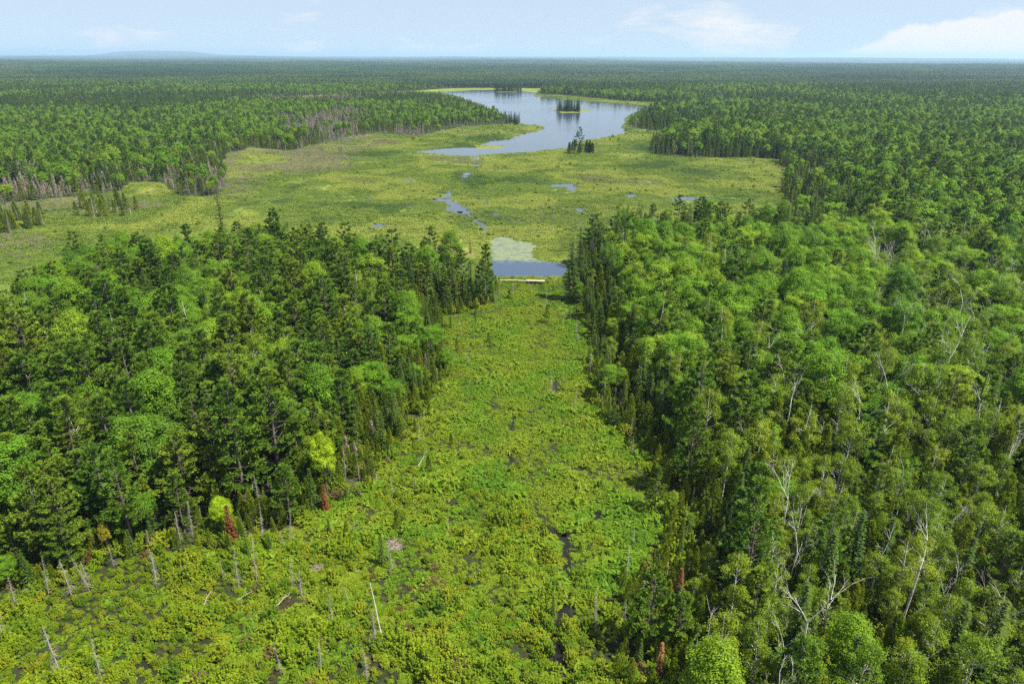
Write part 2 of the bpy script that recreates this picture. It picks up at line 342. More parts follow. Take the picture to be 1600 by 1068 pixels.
# ------------------------------------------------------------------ tree builders: each returns (trunk MB, crown MB)
def trunk_path(H, r, lean=.02, n=7):
    z = np.linspace(0, H, n); a = r.uniform(0, 6.28)
    off = np.cumsum(r.normal(0, .012 * H / n, (n, 2)), 0) + np.outer(z, [math.cos(a), math.sin(a)]) * lean
    return np.stack([off[:, 0], off[:, 1], z], 1)
def at_h(P, z): return np.stack([np.interp(z, P[:, 2], P[:, 0]), np.interp(z, P[:, 2], P[:, 1]), z], -1)

def make_pine(seed, H=21, R=4.0, q=1.0, open_=0.0):
    r = np.random.default_rng(seed); tr, cr_ = MB(), MB()
    P = trunk_path(H, r, .015); tr.tube(P, np.linspace(.26, .04, 7), 7)
    z = .22 * H; LV = []; TT = []
    prof0 = r.uniform(.75, 1.1)
    while z < H - .3:
        t = (z - .2 * H) / (.8 * H)
        for a in r.uniform(0, 6.28) + np.arange(5) * 1.2566 + r.normal(0, .28, 5):
            if r.random() < .16 + open_: continue
            L = R * prof0 * min(1, .6 + 1.6 * t) * (1 - t) ** .68 * r.uniform(.5, 1.22) + .4
            el = math.radians(r.uniform(-6, 14) + 40 * t ** 2)
            o = np.array([math.cos(a) * math.cos(el), math.sin(a) * math.cos(el), math.sin(el)])
            b = at_h(P, np.array([z]))[0]
            if L > 1.2: tr.tube([b, b + o * L * .5, b + o * L * .9 + [0, 0, .10 * L]], [.05, .035, .012], 3)
            lat = unit(np.cross(o, [0, 0, 1.]))
            nt = max(3, int((3.9 * L + 2) * q))
            s_ = r.uniform(.3, 1.0, nt) ** .6
            c = b + o * (s_ * L)[:, None] + lat * (r.normal(0, .2, nt) * L * (.3 + .5 * s_))[:, None] + np.array([0, 0, 1.]) * (.14 * L * s_ ** 2 + r.normal(0, .05, nt))[:, None]
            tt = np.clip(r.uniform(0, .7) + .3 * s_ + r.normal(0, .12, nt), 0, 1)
            k = 16
            cc = np.repeat(c, k, 0); dd = unit(o * .8 + np.array([0, 0, .3]) + rdir(nt * k, r) * .8)
            nn = unit(np.array([0, 0, .8]) + rdir(nt * k, r) * .38)
            LV.append(leaves(cc + dd * r.uniform(.05, .45, (nt * k, 1)), dd, nn, r.uniform(.38, .66, nt * k), r.uniform(.14, .24, nt * k)))
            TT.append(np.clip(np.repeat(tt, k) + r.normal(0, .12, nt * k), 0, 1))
        z += r.uniform(.95, 1.5)
    n = 40; dd = unit(rdir(n, r) + [0, 0, 1.2]); c = P[-1] + rdir(n, r) * .3
    LV.append(leaves(c, dd, rdir(n, r), .55, .16)); TT.append(r.uniform(.4, 1, n))
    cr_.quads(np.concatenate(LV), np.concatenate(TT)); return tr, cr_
def make_spruce(seed, H=15, R=1.8, q=1.0, thin=0.0):
    r = np.random.default_rng(seed); tr, cr_ = MB(), MB()
    P = trunk_path(H, r, .008); tr.tube(P, np.linspace(.17, .02, 7), 6)
    z = .07 * H; LV = []; TT = []
    while z < H - .1:
        t = z / H; nb = 7 if t < .8 else 5
        for a in r.uniform(0, 6.28) + np.arange(nb) * 6.283 / nb + r.normal(0, .2, nb):
            if r.random() < thin: continue
            L = R * (1 - t) ** .85 * r.uniform(.68, 1.15) + .12
            el = math.radians(r.uniform(-22, -4) + 45 * max(0, t - .6))
            o = np.array([math.cos(a) * math.cos(el), math.sin(a) * math.cos(el), math.sin(el)]); lat = unit(np.cross(o, [0, 0, 1.]))
            b = at_h(P, np.array([z + r.normal(0, .08)]))[0]
            ns_ = max(2, int(L / .27 * q)); s_ = np.linspace(.22, 1, ns_)
            tt = r.uniform(0, 1)
            for sg in (-1, 0, 1):
                c = b + o * (s_ * L)[:, None] + np.array([0, 0, 1.]) * (.10 * L * s_ ** 2)[:, None]
                dd = unit(o + lat * sg * .9 + rdir(ns_, r) * .2)
                LV.append(leaves(c + dd * .14, dd, unit(np.array([0, 0, 1.]) + o * .35 + rdir(ns_, r) * .35), r.uniform(.38, .62, ns_), r.uniform(.18, .28, ns_)))
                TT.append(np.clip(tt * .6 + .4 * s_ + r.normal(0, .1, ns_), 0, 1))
        z += r.uniform(.40, .6)
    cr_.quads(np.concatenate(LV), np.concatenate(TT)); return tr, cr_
def make_cedar(seed, H=12, R=1.7, q=1.0):
    r = np.random.default_rng(seed); tr, cr_ = MB(), MB()
    P = trunk_path(H, r, .02); tr.tube(P, np.linspace(.16, .03, 7), 6)
    lob = r.uniform(0, 6.28, 3); nc = int(210 * q); LV = []; TT = []
    t = r.uniform(0.04, 1, nc) ** .85; a = r.uniform(0, 6.28, nc)
    rad = R * np.minimum(1, .55 + 2.2 * t) * (1 - t) ** .62 * (1 + .22 * np.cos(3 * a + lob[0]) + .15 * np.cos(9 * t * 3 + lob[1])) * r.uniform(.55, 1.05, nc) ** .6
    c0 = at_h(P, t * H) + np.stack([np.cos(a) * rad, np.sin(a) * rad, r.normal(0, .1, nc)], 1)
    o = np.stack([np.cos(a), np.sin(a), 0 * a], 1)
    k = 14; cc = np.repeat(c0, k, 0) + rdir(nc * k, r) * r.uniform(.08, .42, (nc * k, 1)) * [1, 1, .8]
    oo = np.repeat(o, k, 0); dd = unit(oo * .55 + np.array([0, 0, .8]) + rdir(nc * k, r) * .55)
    nn = unit(oo * .45 + np.array([0, 0, .8]) + rdir(nc * k, r) * .6)
    LV.append(leaves(cc, dd, nn, r.uniform(.28, .48, nc * k), r.uniform(.17, .28, nc * k)))
    TT.append(np.clip(np.repeat(r.uniform(0, 1, nc), k) * .8 + r.uniform(0, .25, nc * k), 0, 1))
    n = 30; c = P[-1] - np.array([0, 0, 1.]) * r.uniform(-.1, .9, (n, 1)) + rdir(n, r) * .15
    LV.append(leaves(c, unit(rdir(n, r) * .5 + [0, 0, 1.]), rdir(n, r), .4, .16)); TT.append(r.uniform(.4, 1, n))
    cr_.quads(np.concatenate(LV), np.concatenate(TT)); return tr, cr_
def blob_crown(cr_, centres, rads, outw, r, per, l, w, up=.5, inner=.0):
    for c, R_, o in zip(centres, rads, outw):
        k = int(per * (R_ ** 1.7)); dirs = rdir(int(k * 1.7), r)
        dirs = dirs[(dirs @ unit(o + np.array([0, 0, .7]))) > -.45][:k]; k = len(dirs)
        lump = 1 + .2 * np.sin(dirs @ r.normal(0, 4, 3) + r.uniform(0, 6)) + .12 * np.sin(dirs @ r.normal(0, 9, 3)) 
        pos = c + dirs * (R_ * lump * np.clip(r.normal(.88, .2, k), .3, 1.45))[:, None] * [1, 1, .82]
        nn = unit(dirs + np.array([0, 0, up]) + rdir(k, r) * .55)
        dd = unit(np.cross(nn, rdir(k, r)))
        cr_.quads(leaves(pos, dd, nn, r.uniform(l * .7, l * 1.3, k), r.uniform(w * .7, w * 1.3, k)), np.clip(r.uniform(.15, .85) + r.normal(0, .16, k), 0, 1))
def make_maple(seed, H=16, R=4.0, q=1.0):
    r = np.random.default_rng(seed); tr, cr_ = MB(), MB()
    P = trunk_path(H * .8, r, .03); tr.tube(P, np.linspace(.24, .06, 7), 7)
    n = int(46 * (R / 4) ** 1.2); i = np.arange(n) + .5; ph = i * 2.39996 + r.uniform(0, 6); cz = 1 - i / n * 1.45; cz = np.clip(cz + r.normal(0, .08, n), -.5, 1)
    sr = np.sqrt(1 - np.minimum(1, cz ** 2)); rr = r.uniform(.72, 1.06, n) * (1 + .12 * np.cos(2 * ph + r.uniform(0, 6)))
    o = np.stack([np.cos(ph) * sr, np.sin(ph) * sr, cz], 1)
    c = np.array([P[-1, 0] * .7, P[-1, 1] * .7, H * .62]) + o * rr[:, None] * [R - .7, R - .7, H * .34]
    blob_crown(cr_, c, r.uniform(.75, 1.35, n), o, r, 240 * q, .27, .20, .7)
    for k in range(0, n, 4):
        b = at_h(P, np.array([H * r.uniform(.3, .6)]))[0]; tr.tube([b, (b + c[k]) / 2 + [0, 0, -.3], c[k]], [.08, .05, .02], 4)
    return tr, cr_
def make_birch(seed, H=15, R=2.4, q=1.0, dead=0.0):
    r = np.random.default_rng(seed); tr, cr_ = MB(), MB()
    P = trunk_path(H, r, r.uniform(.02, .09)); tr.tube(P, np.linspace(.15, .03, 7), 6)
    n = int(44 * (R / 2.4)); t = r.uniform(.32, 1.0, n); a = r.uniform(0, 6.28, n)
    rad = R * np.sin(np.clip((t - .24) / .80, 0, 1) * math.pi) ** .7 * r.uniform(.35, 1.05, n)
    b = at_h(P, t * H * .93); o = np.stack([np.cos(a), np.sin(a), .25 + 0 * a], 1)
    c = b + np.stack([np.cos(a) * rad, np.sin(a) * rad, rad * .55], 1)
    for k in range(0, n, 2):
        s = b[k] - [0, 0, .3 * rad[k]]; tr.tube([s, (s + c[k]) / 2 + [0, 0, .1], c[k] + o[k] * .35], [.045, .03, .01], 4)
    keep = r.random(n) > dead
    blob_crown(cr_, c[keep], r.uniform(.5, .95, keep.sum()), o[keep], r, 190 * q, .21, .15, .6)
    return tr, cr_
def make_snag(seed, H=9, q=1.0):                      # dead conifer: bare pole, short drooping twiggy branches
    r = np.random.default_rng(seed); tr, cr_ = MB(), MB()
    P = trunk_path(H, r, r.uniform(.0, .07)); tr.tube(P, np.linspace(.085, .015, 7), 6)
    for z in np.arange(H * .12, H * .98, .13 / q):
        for _ in range(r.integers(1, 3)):
            a = r.uniform(0, 6.28); L = (.95 * (1 - z / H) + .22) * r.uniform(.25, 1.25); b = at_h(P, np.array([z]))[0]
            e = b + [math.cos(a) * L, math.sin(a) * L, -L * r.uniform(.05, .9)]
            mid = (b + e) / 2 + rdir(1, r)[0] * .1 * L + [0, 0, .08 * L]
            cr_.tube([b, mid, e], [.019, .014, .006], 3)
            for s in (.5, .85):
                p = b + (e - b) * s; d = (rdir(1, r)[0] + [0, 0, -.5]) * .28 * L; cr_.tube([p, p + d], [.010, .005], 3)
    return tr, cr_
def branchy(mb, p, d, L, rad, depth, r, spread=.55):
    n = 4; P = [p]; dd = d
    for _ in range(n - 1):
        dd = unit(dd + rdir(1, r)[0] * .13 + [0, 0, .06]); P.append(P[-1] + dd * L / (n - 1))
    mb.tube(P, np.linspace(rad, rad * .55, n), 5 if depth > 1 else 4)
    if depth == 0: return
    for k in range(r.integers(2, 4)):
        s = r.integers(1, n); nd = unit(dd + unit(np.cross(dd, rdir(1, r)[0])) * spread * r.uniform(.7, 1.5))
        branchy(mb, P[s], nd, L * r.uniform(.5, .72), rad * .55, depth - 1, r, spread)
def make_dead_birch(seed, H=13):                      # dead forked birch: white trunk, branching bare limbs
    r = np.random.default_rng(seed); tr, cr_ = MB(), MB()
    P = trunk_path(H * .70, r, r.uniform(.02, .12)); tr.tube(P, np.linspace(.10, .06, 7), 6)
    for k in range(r.integers(2, 4)):
        s = P[-1] if k < 2 else at_h(P, np.array([H * r.uniform(.35, .55)]))[0]
        a = r.uniform(0, 6.28) + k * 2.6; branchy(cr_, s, unit(np.array([math.cos(a) * .5, math.sin(a) * .5, 1.])), H * r.uniform(.16, .26), .038, 3, r, .45)
    return tr, cr_
def make_bush(seed, R=1.0, H=1.3, per=54, l=.16, w=.095, up=.5, ns_=30):
    r = np.random.default_rng(seed); cr_, st = MB(), MB()
    i = np.arange(ns_) + .5; ph = i * 2.4 + r.uniform(0, 6); q = np.sqrt(i / ns_) * r.uniform(.75, 1.15, ns_)
    hh = H * (1.02 - .55 * q ** 2) * r.uniform(.62, 1.18, ns_)
    tip = np.stack([np.cos(ph) * R * q, np.sin(ph) * R * q, hh], 1); base = tip * [.3, .3, 0]
    for k in range(ns_):
        t = r.uniform(.32, 1.02, per) ** .8; c = base[k] + (tip[k] - base[k]) * t[:, None]; sp_ = (.20 - .13 * t) * R
        dirs = rdir(per, r); c = c + dirs * sp_[:, None] * r.uniform(.5, 1.3, (per, 1)); c[:, 2] = np.maximum(c[:, 2], .03)
        nn = unit(dirs * .6 + np.array([0, 0, up + .3]) + rdir(per, r) * .45); dd = unit(np.cross(nn, rdir(per, r)))
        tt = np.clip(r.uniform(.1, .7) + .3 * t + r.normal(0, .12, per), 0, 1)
        cr_.quads(leaves(c, dd, nn, r.uniform(l * .6, l * 1.35, per), r.uniform(w * .6, w * 1.35, per)), tt)
        if k % 4 == 0: st.tube([base[k] * .4 - [0, 0, .05], (base[k] + tip[k]) / 2, tip[k]], [.022, .016, .006], 3)
    return st, cr_
def make_mat(seed, R=1.2, H=.4, n=56):
    r = np.random.default_rng(seed); cr_ = MB(); a = r.uniform(0, 6.28, n); q = np.sqrt(r.uniform(0, 1, n)) * R
    c = np.stack([np.cos(a) * q, np.sin(a) * q, H * (1 - .7 * (q / R) ** 2) * r.uniform(.5, 1.1, n)], 1)
    nn = unit(np.array([0, 0, 1.]) + rdir(n, r) * .6); dd = unit(np.cross(nn, rdir(n, r)) + [0, 0, .25])
    cr_.quads(leaves(c, dd, nn, r.uniform(.45, .85, n), r.uniform(.16, .32, n)), r.uniform(.15, .85, n)); return None, cr_
def make_tuft(seed, R=.7, H=.8, n=150, w=.07):
    r = np.random.default_rng(seed); cr_ = MB(); a = r.uniform(0, 6.28, n); tl = r.uniform(.1, 1, n)
    b = np.stack([np.cos(a), np.sin(a), 0 * a], 1) * (R * .35 * r.uniform(0, 1, n))[:, None]
    out_ = np.stack([np.cos(a), np.sin(a), 0 * a], 1)
    m = b + out_ * (R * .3 * tl)[:, None] + np.array([0, 0, 1]) * (H * r.uniform(.55, .8, n))[:, None]
    e = b + out_ * (R * (.35 + .65 * tl))[:, None] + np.array([0, 0, 1]) * (H * (1.05 - .65 * tl) * r.uniform(.8, 1.1, n))[:, None]
    sd_ = unit(np.cross(out_, [0, 0, 1.])) * (w / 2) * r.uniform(.7, 1.5, (n, 1))
    t = np.clip(r.uniform(.2, .8, n), 0, 1)
    cr_.quads(np.stack([b - sd_, b + sd_, m + sd_, m - sd_], 1), t); cr_.quads(np.stack([m - sd_, m + sd_, e + sd_ * .2, e - sd_ * .2], 1), np.clip(t + .12, 0, 1))
    return None, cr_
def make_tile(seed, kind, A=80.0, sp=5.6):             # a patch of distant wood, trees as small coarse crowns
    r = np.random.default_rng(seed); mb = MB(); n = int(A / sp)
    for i in range(n):
        for j in range(n):
            x, y = (np.array([i, j]) + .5 + r.uniform(-.45, .45, 2)) * sp - A / 2
            con = r.random() < (.85 if kind == 0 else .3 if kind == 1 else .55)
            h = r.uniform(9, 17) if con else r.uniform(10, 15); t = r.uniform(0, 1)
            if con:
                k = 12; z = np.linspace(h * .25, h * .93, k) ; a = np.arange(k) * 2.4 + r.uniform(0, 6); L = (1 - z / h) * r.uniform(2.2, 3.2) + .35; el = -.35
                d = np.stack([np.cos(a), np.sin(a), el + 0 * a], 1); c = np.stack([x + 0 * a, y + 0 * a, z], 1) + d * (L * .45)[:, None]
                nn = np.stack([np.cos(a) * .5, np.sin(a) * .5, 1 + 0 * a], 1)
                mb.quads(leaves(c, d, unit(nn), L * 1.3, L * 1.25), np.clip(t * .5 + r.normal(0, .08, k), 0, 1))
            else:
                k = 16; d = rdir(k, r); d[:, 2] = np.abs(d[:, 2]) * .9 - .1; R_ = r.uniform(2.4, 3.8)
                c = np.array([x, y, h * .68]) + d * [R_ * .8, R_ * .8, h * .32]; nn = unit(d + [0, 0, .4] + rdir(k, r) * .3)
                mb.quads(leaves(c, np.cross(nn, rdir(k, r)), nn, R_ * 1.15, R_ * 1.0), np.clip(.35 + t * .6 + r.normal(0, .12, k), 0, 1))
    return mb

# ------------------------------------------------------------------ object helpers
def link(name, me, loc=None, rotz=0.0, scl=None, parent=None):
    o = bpy.data.objects.new(name, me); COL.objects.link(o)
    if loc is not None: o.location = loc
    if rotz: o.rotation_euler = (0, 0, rotz)
    if scl is not None: o.scale = scl
    if parent is not None: o.parent = parent
    return o
def tag(o, label, cat, group=None):
    o['label'] = label; o['category'] = cat
    if group: o['group'] = group
    return o
def sheet(name, P, z, m, kind='structure'):
    me = bpy.data.meshes.new(name); me.from_pydata([(p[0], p[1], z) for p in P], [], [tuple(range(len(P)))])
    me.materials.append(m); o = link(name, me)
    if me.polygons[0].normal.z < 0: me.flip_normals()
    o['kind'] = kind; return o
PROTO = {}
def hidden_collection(name, meshes):
    c = bpy.data.collections.new(name)                 # not linked into the scene: only a source of shapes for scattering
    for i, me in enumerate(meshes):
        o = bpy.data.objects.new('%s_%02d' % (name, i), me); c.objects.link(o)
    return c
def scatter(name, coll, P, idx, rot, scl):
    """one object of kind stuff: instances of the collection's meshes on points"""
    me = bpy.data.meshes.new(name); me.vertices.add(len(P)); me.vertices.foreach_set('co', np.asarray(P, np.float32).ravel())
    a = me.attributes.new('idx', 'INT', 'POINT'); a.data.foreach_set('value', np.asarray(idx, np.int32))
    a = me.attributes.new('rot', 'FLOAT_VECTOR', 'POINT'); a.data.foreach_set('vector', np.asarray(rot, np.float32).ravel())
    a = me.attributes.new('scl', 'FLOAT_VECTOR', 'POINT'); a.data.foreach_set('vector', np.asarray(scl, np.float32).ravel())
    o = link(name, me); o['kind'] = 'stuff'
    g = bpy.data.node_groups.new(name + '_scatter', 'GeometryNodeTree')
    g.interface.new_socket('Geometry', in_out='INPUT', socket_type='NodeSocketGeometry'); g.interface.new_socket('Geometry', in_out='OUTPUT', socket_type='NodeSocketGeometry')
    gi, go = g.nodes.new('NodeGroupInput'), g.nodes.new('NodeGroupOutput')
    ci = g.nodes.new('GeometryNodeCollectionInfo'); ci.inputs['Collection'].default_value = coll; ci.inputs['Separate Children'].default_value = True; ci.inputs['Reset Children'].default_value = True
    ip = g.nodes.new('GeometryNodeInstanceOnPoints'); ip.inputs['Pick Instance'].default_value = True
    def na(nm, t):
        n = g.nodes.new('GeometryNodeInputNamedAttribute'); n.data_type = t; n.inputs['Name'].default_value = nm; return n.outputs['Attribute']
    L = g.links
    L.new(gi.outputs[0], ip.inputs['Points']); L.new(ci.outputs[0], ip.inputs['Instance']); L.new(na('idx', 'INT'), ip.inputs['Instance Index'])
    L.new(na('rot', 'FLOAT_VECTOR'), ip.inputs['Rotation']); L.new(na('scl', 'FLOAT_VECTOR'), ip.inputs['Scale']); L.new(ip.outputs[0], go.inputs[0])
    md = o.modifiers.new('scatter', 'NODES'); md.node_group = g
    return o

# ------------------------------------------------------------------ the setting: ground, hills, marsh, water
def hill_h(x, y):
    d = np.hypot(x, y)
    h = (fbm(x, y, 1900, 5) - .5) * 46 * np.clip((d - 1700) / 4500, 0, 1) + (fbm(x, y, 5200, 8) - .5) * 120 * np.clip((d - 6000) / 9000, 0, 1)
    h = np.minimum(h, 42)
    c = gp(250, 100); u = c / np.linalg.norm(c); a = np.arctan2(x, y) - math.atan2(u[0], u[1])
    h = h + 128 * np.exp(-(a / .055) ** 4) * np.exp(-((d - 27500) / 2600) ** 2)
    return h
def ground():
    th = np.linspace(-1.25, 1.25, 190); rad = np.concatenate([[5, 40, 120, 300, 700, 1200], np.geomspace(1700, 42000, 80)])
    Rr, Th = np.meshgrid(rad, th, indexing='ij'); X, Y = Rr * np.sin(Th), Rr * np.cos(Th); Z = hill_h(X, Y)
    V = np.stack([X, Y, Z], -1).reshape(-1, 3); n = len(th)
    i = np.arange(len(rad) - 1)[:, None] * n; j = np.arange(n - 1)[None]
    Fq = np.stack([i + j, i + n + j, i + n + j + 1, i + j + 1], -1).reshape(-1, 4)
    # behind and around the camera
    k = len(V); V = np.concatenate([V, [(-60, -60, 0), (60, -60, 0)]])
    me = bpy.data.meshes.new('ground'); me.from_pydata(V.tolist(), [], Fq.tolist() + [[k, k + 1, n - 1] + list(range(n - 2, -1, -1))])
    me.materials.append(M['floor']); me.polygons.foreach_set('use_smooth', [True] * len(me.polygons)); me.update()
    o = link('ground', me); o['kind'] = 'structure'
    if me.polygons[10].normal.z < 0: me.flip_normals()
ground()
sheet('bog_ground', NEAR, .03, M['bog']); sheet('marsh_ground', FAR, .06, M['marsh'])
sheet('lake_water', LAKE, .12, M['lake']); sheet('pond_water', POND, .12, M['pond'])
for i in range(70):                          # small wet hollows in the marsh
    u, v = (rng.normal(720, 60), rng.uniform(262, 372)) if i < 34 else (rng.uniform(540, 1200), rng.uniform(262, 345))
    c = gp(u, v); w_, h_ = rng.uniform(1.0, 4.0), rng.uniform(.8, 2.6); a = np.linspace(0, 6.283, 8, endpoint=False)
    q = fract(c + np.stack([np.cos(a) * w_, np.sin(a) * h_], 1) * rng.uniform(.6, 1.3, (8, 1)), 3, .2, 100 + i, 3)
    if inside(FAR, c[:1], c[1:])[0] and not inside(LAKE, c[:1], c[1:])[0] and not inside(POND, c[:1], c[1:])[0]: STREAM.append(q)
for p in STREAM: sheet('stream_water', p, .12, M['lake'])
for p in CREEK: sheet('creek_water', p, .10, M['creek'])
def mound(name, P, z, m, hgt=.5):
    c = P.mean(0); rings = [P, c + (P - c) * .85, c + (P - c) * .4]; zs = [z - .1, z + hgt * .7, z + hgt]
    V = np.concatenate([np.c_[r_, np.full(len(r_), zz)] for r_, zz in zip(rings, zs)]); n = len(P); Fq = []
    for k in range(2):
        for j in range(n): Fq.append([k * n + j, k * n + (j + 1) % n, (k + 1) * n + (j + 1) % n, (k + 1) * n + j])
    Fq.append(list(range(2 * n, 3 * n)))
    me = bpy.data.meshes.new(name); me.from_pydata(V.tolist(), [], Fq); me.materials.append(m); o = link(name, me); o['kind'] = 'structure'
    if me.polygons[-1].normal.z < 0: me.flip_normals()
mound('island', ISLAND, .12, M['shore']); mound('island', ISLET, .12, M['shore']); mound('marsh_tongue', GREEN_TONGUE, .12, M['shore'], .3)

# ------------------------------------------------------------------ tree shapes
SP = {}
def species(key, name, cat, builder, args, leaf, bark, low):
    full, joined, lod = [], [], []
    for i, kw in enumerate(args):
        tr, cr_ = builder(900 + 17 * i + len(SP) * 131, **kw)
        full.append((tr.mesh(name + '_trunk', [bark]), cr_.mesh(name + '_crown', [leaf]), kw.get('H')))
        j = MB(); j.merge(tr, 0); j.merge(cr_, 1); joined.append(j.mesh(name, [bark, leaf]))
        # coarser version for the far wood: fewer, larger leaves
        q = MB(); V = np.concatenate(cr_.v).reshape(-1, 4, 3) if low else None
        q.merge(tr, 0)
        if low:
            t = np.concatenate(cr_.t).reshape(-1, 4)[:, 0]; rr = np.random.default_rng(i); sel = rr.random(len(V)) < 1 / low
            V = V[sel]; c = V.mean(1, keepdims=True); q.quads(c + (V - c) * low ** .5 * 1.08, t[sel], 1)
        else: q.merge(cr_, 1)
        lod.append(q.mesh(name + '_far', [bark, leaf]))
    SP[key] = dict(name=name, cat=cat, full=full, joined=joined, lod=lod)
species('pine', 'white_pine', 'pine tree', make_pine, [dict(H=21, R=5.0), dict(H=19, R=4.4), dict(H=22, R=4.8, open_=.1), dict(H=18, R=5.0), dict(H=20, R=4.2, open_=.05)], M['pine'], M['bark'], 5)
species('spruce', 'spruce_tree', 'spruce tree', make_spruce, [dict(H=15, R=1.9), dict(H=14, R=1.6), dict(H=17, R=2.1), dict(H=13, R=1.35, thin=.15)], M['spruce'], M['bark'], 3)
species('cedar', 'cedar_tree', 'cedar tree', make_cedar, [dict(H=12, R=2.1), dict(H=11, R=1.85), dict(H=13, R=2.3), dict(H=10, R=2.1)], M['cedar'], M['bark'], 3)
species('maple', 'maple_tree', 'maple tree', make_maple, [dict(H=16, R=4.4), dict(H=18, R=3.7), dict(H=14, R=4.9), dict(H=16, R=3.1), dict(H=13, R=3.6)], M['maple'], M['bark'], 4)
species('birch', 'birch_tree', 'birch tree', make_birch, [dict(H=15, R=2.6), dict(H=14, R=2.3), dict(H=16, R=2.8, dead=.25), dict(H=13, R=2.4, dead=.1), dict(H=15, R=2.2, dead=.45)], M['birch'], M['birchbark'], 3)
species('snag', 'dead_tree', 'dead tree', make_snag, [dict(H=9), dict(H=7), dict(H=10.5), dict(H=6)], M['deadwood'], M['deadwood'], 0)
species('dry', 'dead_tree', 'dead tree', make_cedar, [dict(H=9, R=1.15, q=.5), dict(H=8, R=1.0, q=.4), dict(H=10, R=1.3, q=.45)], M['greydry'], M['deadwood'], 2)
species('dbirch', 'dead_birch', 'dead birch', make_dead_birch, [dict(H=13), dict(H=11), dict(H=14), dict(H=12), dict(H=12.5)], M['birchbark'], M['birchbark'], 0)
KEYS = list(SP)
LODC = hidden_collection('lodtree', [me for k in KEYS for me in SP[k]['lod']])
NEARC = hidden_collection('neartree', [me for k in KEYS for me in SP[k]['joined']])
OFF = {}; _o = 0
for k in KEYS: OFF[k] = _o; _o += len(SP[k]['full'])

# ------------------------------------------------------------------ landmarks: things the photograph lets one single out, placed one by one
LAND = []                                              # (phrase, x, y)
def tree_at(key, u, v, h, label, phrase=None, var=0, leaf=None, bark=None, group=None, rot=None, wide=1.0, name=None, cat=None):
    """a tree standing at photo pixel (u, v), h metres tall"""
    x, y = gp(u, v); sp = SP[key]; trm, crm, H = sp['full'][var % len(sp['full'])]
    root = link(name or sp['name'], None, (x, y, 0), random.uniform(0, 6.28) if rot is None else rot, (h / H * wide, h / H * wide, h / H))
    root.empty_display_size = .5
    tag(root, label, cat or sp['cat'], group)
    a = link('trunk', trm, parent=root); b = link('crown', crm, parent=root)
    for o, m in ((a, bark), (b, leaf)):
        if m: o.material_slots[0].link = 'OBJECT'; o.material_slots[0].material = m
    TAKEN.append((x, y, 1.6 if key in ('snag', 'dbirch', 'cedar', 'spruce') else 2.6))
    if phrase: LAND.append((phrase, x, y))
    return root
TAKEN = []
rust, orange = M['rust'], M['orange']
tree_at('maple', 512, 775, 13, 'bright lime green maple on the left stand\'s edge above the bog', 'the lime green maple', 3, M['lime'], wide=.75)
tree_at('maple', 612, 560, 10, 'small bright lime maple above the channel on the left stand\'s side', 'the small lime maple', 1, M['lime'], wide=.6)
tree_at('maple', 172, 868, 6.5, 'small yellow leaved tree in front of a dark gap in the pines', 'the small yellow tree', 3, M['yellow'], wide=.6)
tree_at('maple', 352, 832, 7, 'low yellow green tree beside the rust brown dead spruce', 'the low yellow green tree', 2, M['lime'], wide=.7)
tree_at('spruce', 509, 800, 5.5, 'rusty red dead spruce below the lime green maple', 'the rusty spruce under the maple', 0, rust, group=None, wide=1.15)
tree_at('spruce', 363, 848, 7, 'rust brown dead spruce on the bog edge beside a low yellow green tree', 'the rust brown spruce', 0, rust, wide=1.15)
tree_at('spruce', 1058, 945, 6.5, 'rusty orange dying spruce among olive cedars near the bog', 'the rusty orange spruce', 0, rust, wide=1.15)
tree_at('spruce', 1028, 1062, 6, 'orange brown dead spruce at the photo\'s bottom edge', 'the orange brown spruce', 3, orange)
tree_at('cedar', 1016, 610, 9, 'reddish brown dead cedar on the right bank above the channel', 'the reddish brown cedar', 1, rust)
tree_at('cedar', 1344, 575, 10, 'brick red dead conifer standing among green birches', 'the brick red conifer', 0, rust)
tree_at('cedar', 1492, 622, 9, 'tall rust red dead cedar far right among birches', 'the tall rust red cedar', 2, rust)
tree_at('cedar', 1390, 728, 6, 'pinkish brown dead cedar between leafy birches', 'the pinkish brown cedar', 3, M['greydry'])
tree_at('cedar', 145, 884, 2.8, 'fallen orange needled conifer top beside the dark gap', 'the orange needled conifer', 3, orange)
tree_at('spruce', 735, 395, 5, 'red tipped dead spruce on the left stand\'s pond side', 'the red tipped spruce', 1, rust)
tree_at('spruce', 353, 395, 25, 'tall thin dark spruce spire rising above the left stand', 'the tall spruce spire', 3)
tree_at('pine', 905, 241, 20, 'lone tall pine above a dark clump on the lake shore', 'the lone lakeshore pine', 2, wide=1.15)
tree_at('pine', 1012, 1012, 13, 'broad young pine with drooping lit branches at the bog\'s right edge', 'the broad young pine', 3, wide=1.05)
tree_at('pine', 1140, 930, 14, 'feathery yellow green pine among olive cedars', 'the feathery pine', 4)
tree_at('pine', 1072, 770, 17, 'rounded green pine leaning over the channel\'s right bank', 'the rounded green pine', 0)
tree_at('pine', 1022, 800, 9, 'small pale pine at the water bend on the right bank', 'the small pale pine', 1)
tree_at('pine', 385, 790, 23, 'tallest white pine on the left stand\'s front edge', 'the tallest front pine', 0)
tree_at('pine', 85, 880, 17, 'layered white pine beside the dark gap on the far left', 'the layered pine', 3)
tree_at('pine', 210, 850, 17, 'bright layered pine right of the dark gap', 'the bright layered pine', 1)
tree_at('spruce', 527, 635, 17, 'dark pointed spruce in the middle of the left stand', 'the dark pointed spruce', 2)
tree_at('pine', 758, 478, 19, 'dark pine at the pond corner of the left stand', 'the pond corner pine', 4)
tree_at('spruce', 893, 470, 19, 'dark tall spruce at the pond corner of the right stand', 'the right pond corner spruce', 2, wide=1.3)
tree_at('spruce', 1035, 535, 14, 'grey green spruce in front of the bright maples', 'the grey green spruce', 1)
